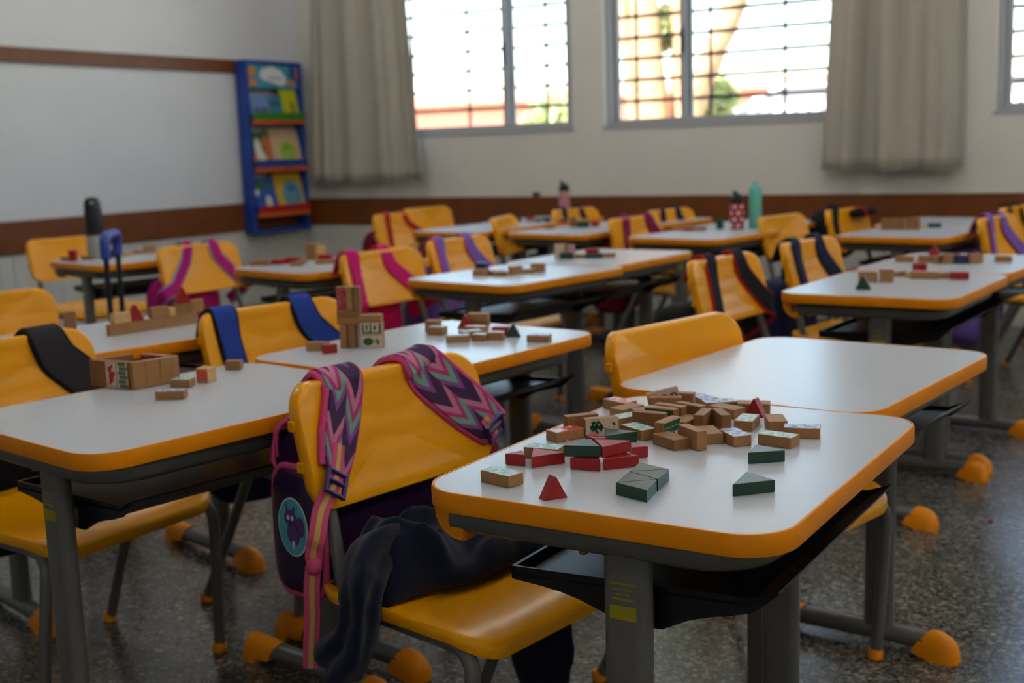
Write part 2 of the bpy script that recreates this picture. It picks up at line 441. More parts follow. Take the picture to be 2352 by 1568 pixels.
curtain('beige pleated curtain hanging in the room corner beside the bookshelf', -4.68, -3.90, -4.775, -3.785, 0.80, 3, 3.6)
curtain('beige pleated curtain hanging between the two right-hand windows', -1.12, -0.50, -1.205, -0.468, 0.815, 8, 3.1)

# ---------------------------------------------------------------- the yard outside
M_GROUND = mat('yard_paving', (186, 176, 160), 0.9, vary=0.06, vscale=4)
M_TERRA = mat('terracotta_wall', (224, 156, 132), 0.85, vary=0.04, vscale=3)
M_WHITEW = mat('white_render', (232, 230, 236), 0.85)
M_BARK = mat('pale_bark', (196, 154, 114), 0.9, vary=0.25, vscale=14, bump=0.5, bscale=20)
M_LEAF = mat('tree_leaf', (176, 186, 130), 0.6, vary=0.3, vscale=6, transl=0.3)
M_FENCE = mat('fence_paint', (90, 104, 96), 0.6)
struct(MB().box(-30, YB + WT, -0.45, 30, 40, -0.35).build('ground', M_GROUND))
bld = empty('terracotta_building', (-13, 19.5, -0.35)); tag(bld, 'low terracotta coloured building across the yard', 'building')
MB().box(-9, 0, 0, 7.2, 6, 2.22).build('wall', M_TERRA, bld); MB().box(-9.3, -0.4, 2.22, 7.5, 6.3, 2.40).build('roof', M_TERRA, bld)
for xx in (-6.0, -2.5, 1.0, 4.5):
    MB().box(xx, -0.06, 0.75, xx + 1.2, 0.02, 1.7).build('window', M_WHITEW, bld)
MB().box(6.3, -0.5, 0, 6.6, -0.2, 2.05).build('pillar', M_WHITEW, bld)
wbld = empty('white_annex', (-5.85, 16, -0.35)); tag(wbld, 'white annex with a sloping gable seen through the wide window', 'building')
m = MB(); m.add([(0, 0, 0), (9, 0, 0), (9, 0, 2.02), (0.78, 0, 2.04), (0, 0, 1.68), (0, 3, 0), (9, 3, 0), (9, 3, 2.02), (0.78, 3, 2.04), (0, 3, 1.68)],
               [(0, 1, 2, 3, 4), (9, 8, 7, 6, 5), (0, 5, 6, 1), (1, 6, 7, 2), (2, 7, 8, 3), (3, 8, 9, 4), (4, 9, 5, 0)]); m.build('wall', M_WHITEW, wbld)
m = MB(); m.add([(-0.1, -0.15, 1.66), (0.76, -0.15, 2.06), (9.1, -0.15, 2.04), (9.1, 3.2, 2.04), (0.76, 3.2, 2.06), (-0.1, 3.2, 1.66), (-0.1, -0.15, 1.70), (0.76, -0.15, 2.10), (9.1, -0.15, 2.08), (9.1, 3.2, 2.08), (0.76, 3.2, 2.10), (-0.1, 3.2, 1.70)],
               [(0, 5, 4, 1), (1, 4, 3, 2), (6, 7, 10, 11), (7, 8, 9, 10), (0, 1, 7, 6), (1, 2, 8, 7), (2, 3, 9, 8), (3, 4, 10, 9), (4, 5, 11, 10), (5, 0, 6, 11)]); m.build('roof', M_WHITEW, wbld)
fen = empty('yard_fence', (-6.8, 13.5, -0.35)); tag(fen, 'dark picket fence across the yard behind the windows', 'fence')
pk = MB().box(-0.02, -0.01, 0, 0.02, 0.01, 1.7).mesh('picket', M_FENCE)
for i in range(75): link('picket', pk, fen, (i * 0.16, 0, 0))
for zz in (0.25, 1.45): MB().box(-0.1, 0.01, zz, 12.0, 0.05, zz + 0.06).build('fence_rail', M_FENCE, fen)

def tree(label, loc, trunks, crown, seed, nleaf):
    t = empty('yard_tree', loc); tag(t, label, 'tree', 'trees in the yard'); rnd = random.Random(seed)
    for pts, rr in trunks:
        P = smooth_path(pts, 5); n = len(P); rad = [rr[0] + (rr[1] - rr[0]) * i / (n - 1) for i in range(n)]
        P = [p + Vector((rnd.uniform(-.02, .02), rnd.uniform(-.02, .02), 0)) for p in P]
        MB().tube(P, rad, 10).build('trunk', M_BARK, t, 60)
    m = MB()
    for c, s_ in crown:
        for _ in range(nleaf):
            d = Vector((rnd.gauss(0, 1), rnd.gauss(0, 1), rnd.gauss(0, 1))).normalized() * s_ * rnd.random() ** 0.4
            p = Vector(c) + Vector((d.x, d.y, d.z * 0.7)); a = rnd.uniform(0.08, 0.16)
            e1 = Vector((rnd.gauss(0, 1), rnd.gauss(0, 1), rnd.gauss(0, 1))).normalized() * a; e2 = e1.cross(Vector((rnd.gauss(0, 1), rnd.gauss(0, 1), rnd.gauss(0, 1)))).normalized() * a * 0.5
            m.add([p - e1, p + e2, p + e1, p - e2], [(0, 1, 2, 3)])
    f = m.build('foliage', M_LEAF, t); f['kind'] = 'stuff'
tree('old pale-barked yard tree with a forked leaning trunk', (-4.35, 9.4, -0.35),
     [([(0.30, 0, 0), (0.30, 0, 1.0), (0.22, 0, 2.2), (0.0, 0, 4.2)], (0.17, 0.13)), ([(0.55, 0.1, 0), (0.60, 0, 1.2), (0.78, 0, 1.9), (1.14, 0, 2.65), (1.6, 0, 4.0)], (0.13, 0.10)), ([(0.48, 0.2, 0.0), (0.46, 0.2, 1.5), (0.50, 0.3, 4.2)], (0.11, 0.09)), ([(0.16, 0.1, 0), (0.06, 0.1, 1.6), (-0.25, 0.1, 4.0)], (0.09, 0.06))],
     [((-0.9, 0, 4.4), 1.1), ((0.6, 0.2, 4.6), 1.2), ((0.2, 0.3, 2.4), 0.28), ((0.75, 0.3, 1.75), 0.2)], 4, 420)
tree('round bushy tree rising over the yard fence', (-6.9, 12.5, -0.35), [([(0, 0, 0), (0.05, 0, 1.0), (0, 0, 2.0)], (0.12, 0.07))], [((0, 0, 1.65), 0.45), ((0.45, 0.1, 1.5), 0.4)], 9, 200)
tree('yellow-green shrub beside the white annex', (-2.4, 14.6, -0.35), [([(0, 0, 0), (0, 0, 1.2)], (0.06, 0.04))], [((0, 0, 1.3), 0.7)], 12, 420)
tree('leafy shrub outside the rightmost window', (-0.45, 12.0, -0.35), [([(0, 0, 0), (0, 0, 1.4)], (0.07, 0.04))], [((0, 0, 1.5), 0.8), ((0.7, 0, 1.2), 0.7)], 15, 420)

# ---------------------------------------------------------------- school desk
H = 0.594
M_UNDER = mat('shade_dark_underside_laminate', (22, 19, 17), 0.6)  # brown-black backing, coloured darker to stand in for shade under the top
def make_desk():
    d = empty('school_desk')
    out = rrect(0, 0, 0.45, 0.60, 0.058, 8)
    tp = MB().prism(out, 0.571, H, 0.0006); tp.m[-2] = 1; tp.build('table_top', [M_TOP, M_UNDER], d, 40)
    # edge band, with a joint in the middle of the front edge
    n = len(out); st = 9                       # walk counter-clockwise starting after the first front corner
    pts = [Vector((0.45, 0.3005))] + [Vector(out[(st + i) % n]) for i in range(n)] + [Vector((0.45, 0.2995))]
    rings = []
    for i, p in enumerate(pts):
        a = pts[i - 1] if i else pts[0] - Vector((0, 0.1)); b = pts[i + 1] if i < len(pts) - 1 else pts[-1] + Vector((0, 0.1))
        t = (b - a).normalized(); nn = Vector((t.y, -t.x))
        rings.append([(p + nn * o).to_3d() + Vector((0, 0, z)) for o, z in ((0.0, 0.5695), (0.0026, 0.5695), (0.0036, 0.5715), (0.0036, 0.5915), (0.0026, 0.5942), (0.0, 0.5944))])
    MB().loft(rings).build('edge_band', M_BAND, d, 40)
    # frame tube bent round the front corners
    path = [(0.03, 0.042)] + [(0.34 + 0.065 * math.sin(R(a)), 0.107 - 0.065 * math.cos(R(a))) for a in range(0, 91, 15)] + [(0.34 + 0.065 * math.cos(R(a)), 0.493 + 0.065 * math.sin(R(a))) for a in range(0, 91, 15)] + [(0.03, 0.558)]
    MB().tube([(x, y, 0.5515) for x, y in path], 0.0182, 14, up=(0, 0, 1)).build('frame_tube', M_GREY, d, 50)
    for y in (0.045, 0.555):
        prof = [(0.050, 0.5700), (0.006, 0.5700), (0.006, 0.560)] + [(0.046 - 0.040 * math.cos(R(a)), 0.560 - 0.036 * math.sin(R(a))) for a in range(12, 91, 13)] + [(0.050, 0.526)]
        m = MB(); h = 0.018
        rg = []
        for yy, s_ in ((-h, 0.90), (-h * 0.8, 1.0), (h * 0.8, 1.0), (h, 0.90)):
            rg.append([(0.035 + (x - 0.035) * s_, y + yy, 0.553 + (z - 0.553) * s_) for x, z in prof])
        m.loft(rg); m.build('tube_cap', M_BAND, d, 40)
        # upright column (obround tube)
        st_ = [(0.2605 + 0.0145 + 0.0145 * math.cos(R(a)), y + 0.0145 * math.sin(R(a))) for a in range(-90, 91, 15)] + [(0.2605 - 0.0145 + 0.0145 * math.cos(R(a)), y + 0.0145 * math.sin(R(a))) for a in range(90, 271, 15)]
        MB().prism(st_, 0.03, 0.5405).build('column', M_GREY, d, 40)
        # foot tube and its two caps
        MB().tube([(0.05, y, 0.030), (0.19, y, 0.0315), (0.27, y, 0.0325), (0.34, y, 0.0315), (0.375, y, 0.030)], 0.019, 14).build('foot_tube', M_GREY, d, 50)
        def half(x, r, zt, zl, sk=0.0):
            return [(x + sk * math.sin(R(a)), y + r * math.cos(R(a)), zl + (zt - zl) * math.sin(R(a)) ** 0.8 if a not in (0, 180) else zl) for a in range(0, 181, 20)]
        MB().loft([half(0.000, 0.010, 0.026, 0.000), half(0.004, 0.019, 0.042, 0.0), half(0.012, 0.023, 0.052, 0.0), half(0.030, 0.0245, 0.056, 0.0), half(0.044, 0.0245, 0.0555, 0.0), half(0.046, 0.0225, 0.0550, 0.012), half(0.085, 0.0215, 0.0535, 0.014, 0.024)]).build('rear_foot_cap', M_BAND, d, 45)
        MB().loft([half(0.330, 0.0215, 0.0530, 0.010, 0.030), half(0.365, 0.024, 0.0560, 0.0, 0.006), half(0.385, 0.0265, 0.054, 0.0), half(0.400, 0.0255, 0.047, 0.0), half(0.411, 0.021, 0.036, 0.0), half(0.417, 0.012, 0.018, 0.0)]).build('front_foot_cap', M_BAND, d, 45)
    MB().tube([(0.262, 0.060, 0.463), (0.262, 0.540, 0.463)], 0.021, 14, flat=(1.0, 0.6)).build('cross_tube', M_GREY, d, 50)
    # black book tray with wavy side flanges
    m = MB(); y0, y1 = 0.068, 0.532
    def slab(pa, pb, th=0.003):
        (xa_, za_), (xb_, zb_) = pa, pb
        m.add([(xa_, y0, za_), (xa_, y1, za_), (xb_, y1, zb_), (xb_, y0, zb_), (xa_, y0, za_ - th), (xa_, y1, za_ - th), (xb_, y1, zb_ - th), (xb_, y0, zb_ - th)],
              [(3, 2, 1, 0), (4, 5, 6, 7), (0, 1, 5, 4), (1, 2, 6, 5), (2, 3, 7, 6), (3, 0, 4, 7)])
    slab((0.094, 0.480), (0.395, 0.494)); slab((0.395, 0.494), (0.428, 0.5125))
    m.box(0.090, y0, 0.4730, 0.0945, y1, 0.4890)
    low = [(0.090, 0.4725), (0.13, 0.4700), (0.16, 0.4665), (0.185, 0.4610), (0.21, 0.4530), (0.235, 0.4440), (0.29, 0.4440), (0.305, 0.4520), (0.325, 0.4620), (0.35, 0.4700), (0.375, 0.4760), (0.40, 0.4840), (0.4285, 0.5095)]
    top = [(0.428, 0.5125), (0.395, 0.5000), (0.25, 0.4945), (0.090, 0.4890)]
    for yy in (y0, y1 - 0.003):
        pr = low + top
        m.loft([[(x, yy, z) for x, z in pr], [(x, yy + 0.003, z) for x, z in pr]])
    m.build('book_tray', M_BLK, d, 40)
    m = MB(); ys = 0.0302; xa = 0.2435
    m.box(xa, ys, 0.4635, xa + 0.033, ys + 0.0008, 0.4800)
    for k, (z, w, hh) in enumerate(((0.5050, 0.033, 0.0022), (0.4985, 0.024, 0.0014), (0.4930, 0.020, 0.0012), (0.4865, 0.027, 0.0024))):
        x = xa + (0.033 - w) / 2; e = x + w; j = 0
        while x < e - 0.001:
            wd = (0.0022, 0.0030, 0.0017)[j % 3]; m.box(x, ys, z, min(x + wd, e), ys + 0.0007, z + hh); x += wd + 0.0005; j += 1
    m.build('sticker', M_STICK, d)
    for (x, y) in ((0.075, 0.042), (0.205, 0.042), (0.075, 0.558)):
        MB().lathe([(0.0045, 0.531), (0.0045, 0.5335), (0.003, 0.5345)][::-1] if False else [(0.003, 0.5290), (0.0050, 0.5302), (0.0050, 0.5400)], x, y, 10).build('bolt', M_BRASS, d, 40)
    return d
DESK0 = make_desk()
DESKS = {}
def place_desk(key, x, y, rot, label):
    d = DESK0 if not DESKS else copy_tree(DESK0)
    d.location = (x, y, 0); d.rotation_euler = (0, 0, R(rot))
    tag(d, label, 'desk', 'yellow-edged school desks'); DESKS[key] = d
for a in (
    ('D1', 0.0, 0.0, 0, 'white yellow-edged desk in the foreground covered with the scattered block pile'),
    ('D2', -0.066, 0.638, -5.6, 'bare white yellow-edged desk right behind the foreground block pile'),
    ('L1', -0.935, 0.0, -9.3, 'white desk at left with the square ring of upright blocks'),
    ('L2', -0.870, 0.615, -6.5, 'white desk holding the tall wooden block tower'),
    ('L0', -1.700, 0.475, -13, 'white desk at far left under the long low wall of blocks'),
    ('C2', -2.33, 2.05, -12, 'white desk with scattered red and tan blocks below the wall bookshelf'),
    ('Dd', -3.40, 2.09, -13, 'white desk by the left wall carrying the tall black and clear bottle'),
    ('M1', -1.455, 1.92, -9, 'white desk in the middle with a row of blocks and a navy cube'),
    ('M2', -1.42, 2.46, -4, 'white desk in the middle with an upright red block and green pieces'),
    ('R3', -0.23, 1.92, -3, 'white desk at right with the pink printed cube and small green triangle'),
    ('R4', -0.21, 2.53, -5, 'white desk at right with the low tan wall and navy block'),
    ('A3', -0.65, 3.77, -8, 'white desk near the window wall with a flat stack of tan blocks'),
    ('A3b', -0.66, 4.385, -6, 'bare white desk touching the window side of the tan stack desk'),
    ('B3', -1.50, 3.58, -8, 'white desk with the polka dot bottle and the mint bottle'),
    ('B3b', -1.48, 4.195, -7, 'white desk behind the two bottles next to the window wall'),
    ('C3', -2.21, 3.74, -8, 'white desk with green and tan blocks under the left window'),
    ('C3b', -2.13, 4.355, -7, 'white desk against the window side behind the green and tan blocks'),
    ('D3', -2.80, 3.78, -4, 'white desk in the far row in front of the red-strapped chair'),
    ('D3b', -2.79, 4.395, -5, 'white desk in the far corner row with many tiny coloured blocks'),
    ): place_desk(*a)

# ---------------------------------------------------------------- school chair (faces +x, origin on the floor under the seat)
BW = 0.198
def back_x(y, z):
    t = (z - 0.47) / 0.18
    return -0.156 - 0.046 * t + 0.030 * (y / BW) ** 2
def outline(hw, hh, r, n=8):
    return rrect(-hw, -hh, hw, hh, r, n)
def make_chair():
    c = empty('school_chair')
    # moulded backrest shell
    ol = []
    for (y, z) in outline(BW, 0.092, 0.042):
        zz = z + (0.010 * (1 - (y / BW) ** 2) if z > 0 else 0.004 * (1 - (y / BW) ** 2))
        ol.append((y, zz))
    zc = 0.5595; rings = []
    def ring(s_, dx, sb=None):
        return [(back_x(y * s_, zc + z * s_) + dx, y * s_, zc + z * s_) for y, z in ol]
    rings = [ring(0.93, -0.027), ring(0.985, -0.026), ring(1.0, -0.018), ring(1.0, -0.006), ring(0.985, -0.0012), ring(0.95, 0.0), ring(0.8, 0), ring(0.6, 0), ring(0.4, 0), ring(0.2, 0)]
    m = MB(); m.loft(rings, False, True)
    rb = [ring(0.93, -0.027), ring(0.93, -0.012), ring(0.6, -0.010), ring(0.3, -0.010)]
    m.loft([r_[::-1] for r_ in rb], False, True)
    m.build('backrest', M_YELB, c, 50)
    # little moulded lugs on the rim
    for s_ in (-1, 1):
        for z in (0.53, 0.59): MB().cbox(back_x(BW, z) - 0.030, s_ * BW - 0.004, z, back_x(BW, z) - 0.016, s_ * BW + 0.004, z + 0.016, 0.001).build('rim_lug', M_YEL, c)
    # seat shell with dish and rolled front edge
    sol = [(x * 0.96 + 0.003, y * (1.0 + 0.25 * min(0, x + 0.02))) for y, x in outline(0.200, 0.180, 0.055)]
    def seat_z(x, y):
        z = 0.352 - 0.010 * math.exp(-((x + 0.03) / 0.11) ** 2) * (1 - (y / 0.22) ** 2)
        f = max(0, (x - 0.10) / 0.075); z -= 0.024 * f * f
        b = max(0, (-0.09 - x) / 0.08); z += 0.012 * b * b
        return z + 0.006 * abs(y / 0.2) ** 3
    def sring(s_, dz):
        return [(0.008 + (x - 0.008) * s_, y * s_, seat_z(0.008 + (x - 0.008) * s_, y * s_) + dz) for x, y in sol]
    m = MB()
    R1 = [sring(0.95, -0.019), sring(0.99, -0.019), sring(1.0, -0.012), sring(1.0, -0.004), sring(0.988, -0.0005), sring(0.95, 0), sring(0.85, 0), sring(0.7, 0), sring(0.5, 0), sring(0.3, 0), sring(0.12, 0)]
    m.loft([r_[::-1] for r_ in R1], False, True)
    m.loft([sring(0.95, -0.019), sring(0.94, -0.008), sring(0.6, -0.008), sring(0.2, -0.008)], False, True)
    m.build('seat', M_YEL, c, 50)
    for s_ in (-1, 1):
        # one tube: front leg, seat rail, back support
        pts = [(0.132, s_ * 0.208, 0.012), (0.146, s_ * 0.200, 0.17), (0.156, s_ * 0.192, 0.285), (0.146, s_ * 0.186, 0.315), (0.115, s_ * 0.180, 0.327), (0.0, s_ * 0.176, 0.330), (-0.085, s_ * 0.172, 0.333), (-0.118, s_ * 0.168, 0.352), (-0.134, s_ * 0.165, 0.40), (-0.152, s_ * 0.160, 0.46), (-0.176, s_ * 0.156, 0.53), (-0.187, s_ * 0.154, 0.57)]
        MB().tube(smooth_path(pts, 4), 0.0112, 10).build('side_frame', M_GREY, c, 50)
        MB().tube([(-0.050, s_ * 0.178, 0.322), (-0.125, s_ * 0.193, 0.17), (-0.205, s_ * 0.211, 0.012)], 0.0112, 10).build('rear_leg', M_GREY, c, 50)
        for x, y in ((0.131, s_ * 0.208), (-0.207, s_ * 0.211)):
            MB().lathe([(0.0115, 0.0), (0.0145, 0.003), (0.0145, 0.016), (0.0125, 0.022)], x, y, 12).build('leg_tip', M_BAND, c, 40)
    for x in (-0.03, 0.10): MB().tube([(x, -0.172, 0.326), (x, 0.172, 0.326)], 0.009, 8).build('seat_bar', M_GREY, c, 50)
    return c
CHAIR0 = make_chair()
CHAIRS = {}
def place_chair(key, x, y, rot, label):
    c = CHAIR0 if not CHAIRS else copy_tree(CHAIR0)
    c.location = (x, y, 0); c.rotation_euler = (0, 0, R(rot))
    tag(c, label, 'chair', 'yellow plastic school chairs'); CHAIRS[key] = (x, y, rot)
for a in (
    ('D1', -0.142, 0.343, -8.6, 'yellow chair in front holding the purple patterned backpack and navy jacket'),
    ('D2', 0.085, 0.925, -13, 'yellow chair without bag pushed into the bare white desk'),
    ('L1', -1.045, 0.325, -1, 'yellow chair at left edge with one black strap over its backrest'),
    ('L2', -0.895, 0.885, -12, 'yellow chair hung with the blue-strapped navy backpack'),
    ('L0', -1.85, 0.80, -12, 'yellow chair without bag behind the long block wall at left'),
    ('R3', -0.32, 2.21, -8, 'yellow chair hung with the black and red backpack'),
    ('R4', -0.27, 2.85, -8, 'yellow chair with two navy straps over a shiny backrest'),
    ('M1', -1.585, 2.20, -6, 'yellow chair hung with the hot pink backpack'),
    ('M2', -1.62, 2.75, -2, 'yellow chair hung with the lilac-strapped backpack in the middle'),
    ('C2', -2.565, 2.29, -4, 'yellow chair hung with the magenta backpack with light blue piping'),
    ('Dd', -3.60, 2.47, -10, 'yellow chair against the left wall behind the black and clear bottle'),
    ('A3', -0.81, 4.11, -10, 'empty yellow chair near the window wall right of the two bottles'),
    ('A3b', -0.67, 4.62, -10, 'yellow chair at the window wall draped with the black backpack'),
    ('B3', -1.475, 3.975, -9, 'yellow chair with dark magenta straps in front of the bottles desk'),
    ('B3b', -1.57, 4.60, -9, 'yellow chair with navy and pink straps near the window wall'),
    ('C3', -2.20, 4.06, 16, 'empty yellow chair turned almost edge-on in the far row'),
    ('C3b', -2.17, 4.67, -9, 'yellow chair with thin navy straps under the window'),
    ('D3', -3.05, 4.25, -10, 'yellow chair with two red straps in the far left corner'),
    ('D3b', -3.26, 4.80, -10, 'empty yellow chair tucked behind the red-strapped chair'),
    ('E3', 0.11, 4.07, -10, 'yellow chair at right edge hung with the lilac and pink backpack'),
    ('E3b', 0.07, 4.77, -10, 'yellow chair at the right edge with thin black straps'),
    ): place_chair(*a)

# ---------------------------------------------------------------- backpacks
def superell(m, c, h, e=0.45, nu=22, nv=14, wob=0.0, seed=0):
    """soft rounded box"""
    rings = []
    sg = lambda v, p: math.copysign(abs(v) ** p, v)
    for j in range(1, nv):
        ph = -math.pi / 2 + math.pi * j / nv; ring = []
        for i in range(nu):
            th = 2 * math.pi * i / nu
            d = Vector((sg(math.cos(ph), e) * sg(math.cos(th), e), sg(math.cos(ph), e) * sg(math.sin(th), e), sg(math.sin(ph), e)))
            p = Vector((c[0] + h[0] * d.x, c[1] + h[1] * d.y, c[2] + h[2] * d.z))
            if wob: p += Vector((noise.noise(p * 9 + Vector((seed, 0, 0))), noise.noise(p * 9 + Vector((0, seed, 0))), noise.noise(p * 9 + Vector((0, 0, seed + 5))))) * wob
            ring.append(p)
        rings.append(ring)
    m.loft(rings); return m

def front_pt(u, z, off=0.004):
    y = u * BW; return (back_x(y, z) + off, y, z)
def strap_points(u0, u1, z1, wrap):
    """over the top of the backrest, down its face, round the rim and back to the bag"""
    zt = 0.662 - 0.012 * u0 * u0
    x0 = back_x(u0 * BW, 0.645)
    P = [(x0 - 0.065, u0 * BW, 0.585), (x0 - 0.046, u0 * BW, 0.635), (x0 - 0.028, u0 * BW, zt - 0.004), (x0 - 0.010, u0 * BW, zt + 0.003), (x0 + 0.006, u0 * BW, zt - 0.010)]
    N = [(-1, 0, 0.2), (-0.8, 0, 0.6), (-0.4, 0, 1), (0.3, 0, 1), (1, 0, 0.4)]
    n = 4; zs = 0.63
    for i in range(1, n + 1):
        t = i / n; u = u0 + (u1 - u0) * (t ** 1.3); z = zs + (z1 - zs) * t
        P.append(front_pt(u, z)); N.append((1, -0.3 * u, 0.2))
    s_ = 1 if u1 > 0 else -1
    xe = back_x(BW, z1)
    if wrap == 'side':
        P += [(xe - 0.004, s_ * (BW + 0.010), z1 - 0.022), (xe - 0.040, s_ * (BW + 0.004), z1 - 0.05), (xe - 0.09, s_ * (BW - 0.02), z1 - 0.09)]
        N += [(0.6, s_ * 0.8, 0), (0, s_, 0), (-0.2, s_, 0)]
    else:
        zb = 0.462
        P += [front_pt(u1, 0.480), (back_x(u1 * BW, 0.47) - 0.010, u1 * BW, zb - 0.004), (back_x(u1 * BW, 0.47) - 0.05, u1 * BW, zb - 0.03)]
        N += [(1, 0, 0), (0.6, 0, -0.8), (0, 0, -1)]
    return P, N

def backpack(key, label, body, strap, trim, left, right, width=0.055, size=(0.085, 0.15, 0.18), cz=0.385, pocket=None, trims=True, bx=-0.285):
    x, y, rot = CHAIRS[key]
    b = empty('backpack', (x, y, 0), R(rot)); tag(b, label, 'backpack', 'backpacks hung on chair backs')
    bm = superell(MB(), (bx, 0, cz), size, 0.5, wob=0.012, seed=hash(label) % 17 if False else len(label))
    bm.build('bag_body', body, b, 60)
    superell(MB(), (bx - size[0] * 0.75, 0, cz - size[2] * 0.30), (size[0] * 0.55, size[1] * 0.82, size[2] * 0.52), 0.5).build('front_pocket', pocket or body, b, 60)
    MB().tube(smooth_path([(bx + 0.03, -0.04, cz + size[2] - 0.01), (bx + 0.02, -0.03, cz + size[2] + 0.035), (bx + 0.02, 0.03, cz + size[2] + 0.035), (bx + 0.03, 0.04, cz + size[2] - 0.01)], 4), 0.007, 8).build('top_handle', trim, b, 60)
    for sd in (left, right):
        if not sd: continue
        P, N = strap_points(*sd)
        rb, rings = ribbon(P, N, width, 0.006)
        so = rb.build('strap', strap, b, 60)
        if trims:
            for e in (0, 4):
                MB().tube([Vector(r_[e]) + (Vector(r_[2]) - Vector(r_[e])) * 0.03 for r_ in rings], 0.0052 if width > 0.05 else 0.004, 6).build('strap_piping', trim, so, 60)
    return b
def cloth(name, c, r=0.8): return mat(name, c, r, 0.25, vary=0.05, vscale=300, bump=0.25, bscale=900)
F_NAVY = cloth('navy_cloth', (20, 28, 62)); F_BLUE = cloth('blue_cloth', (34, 62, 150)); F_BLACK = cloth('black_cloth', (18, 18, 22)); F_PINK = cloth('hot_pink_cloth', (206, 20, 112))
F_MAG = cloth('magenta_cloth', (176, 22, 120)); F_SKY = cloth('sky_blue_cloth', (110, 170, 214)); F_LILAC = cloth('lilac_cloth', (124, 96, 184)); F_RED = cloth('red_cloth', (170, 22, 30)); F_DMAG = cloth('dark_magenta_cloth', (128, 24, 72)); F_WINE = cloth('wine_cloth', (112, 14, 30))
F_PURP = cloth('deep_purple_cloth', (56, 20, 74)); F_ROSE = cloth('rose_trim_cloth', (202, 70, 128)); F_GREYC = cloth('charcoal_cloth', (44, 42, 46))
PR_CAMO = print_mat('yellow_black_print', (24, 24, 28), [(180, 150, 40), (150, 30, 34)], 30, 0.42)
PR_PURP = print_mat('pink_purple_print', (120, 50, 110), [(190, 60, 110), (60, 40, 120)], 25, 0.45)

def chevron_mat():
    m = bpy.data.materials.new('chevron_print'); m.use_nodes = True
    nt = m.node_tree; b = nt.nodes['Principled BSDF']; L = nt.links.new; b.inputs['Roughness'].default_value = 0.75
    uv = nt.nodes.new('ShaderNodeUVMap'); sp = nt.nodes.new('ShaderNodeSeparateXYZ'); L(uv.outputs[0], sp.inputs[0])
    def mth(op, a, bv):
        q = nt.nodes.new('ShaderNodeMath'); q.operation = op
        if hasattr(a, 'links'): L(a, q.inputs[0])
        else: q.inputs[0].default_value = a
        if bv is not None:
            if hasattr(bv, 'links'): L(bv, q.inputs[1])
            else: q.inputs[1].default_value = bv
        return q.outputs[0]
    u2 = mth('MULTIPLY', sp.outputs[0], 2.0); fr = mth('FRACT', u2, None); tri = mth('ABSOLUTE', mth('SUBTRACT', fr, 0.5), None)
    col = mth('FLOOR', u2, None)
    v = mth('ADD', mth('MULTIPLY', sp.outputs[1], 9.0), mth('MULTIPLY', tri, 0.75)); v = mth('ADD', v, mth('MULTIPLY', col, 0.37))
    f = mth('FRACT', v, None); cr = nt.nodes.new('ShaderNodeValToRGB'); cr.color_ramp.interpolation = 'CONSTANT'; e = cr.color_ramp.elements
    e[0].position = 0; e[0].color = lin((58, 18, 72)); e[1].position = 0.36; e[1].color = lin((196, 118, 150))
    for p_, c_ in ((0.54, (176, 44, 116)), (0.68, (112, 160, 142)), (0.86, (132, 70, 140))): q = e.new(p_); q.color = lin(c_)
    L(f, cr.inputs[0]); L(cr.outputs[0], b.inputs['Base Color']); return m
M_CHEV = chevron_mat()

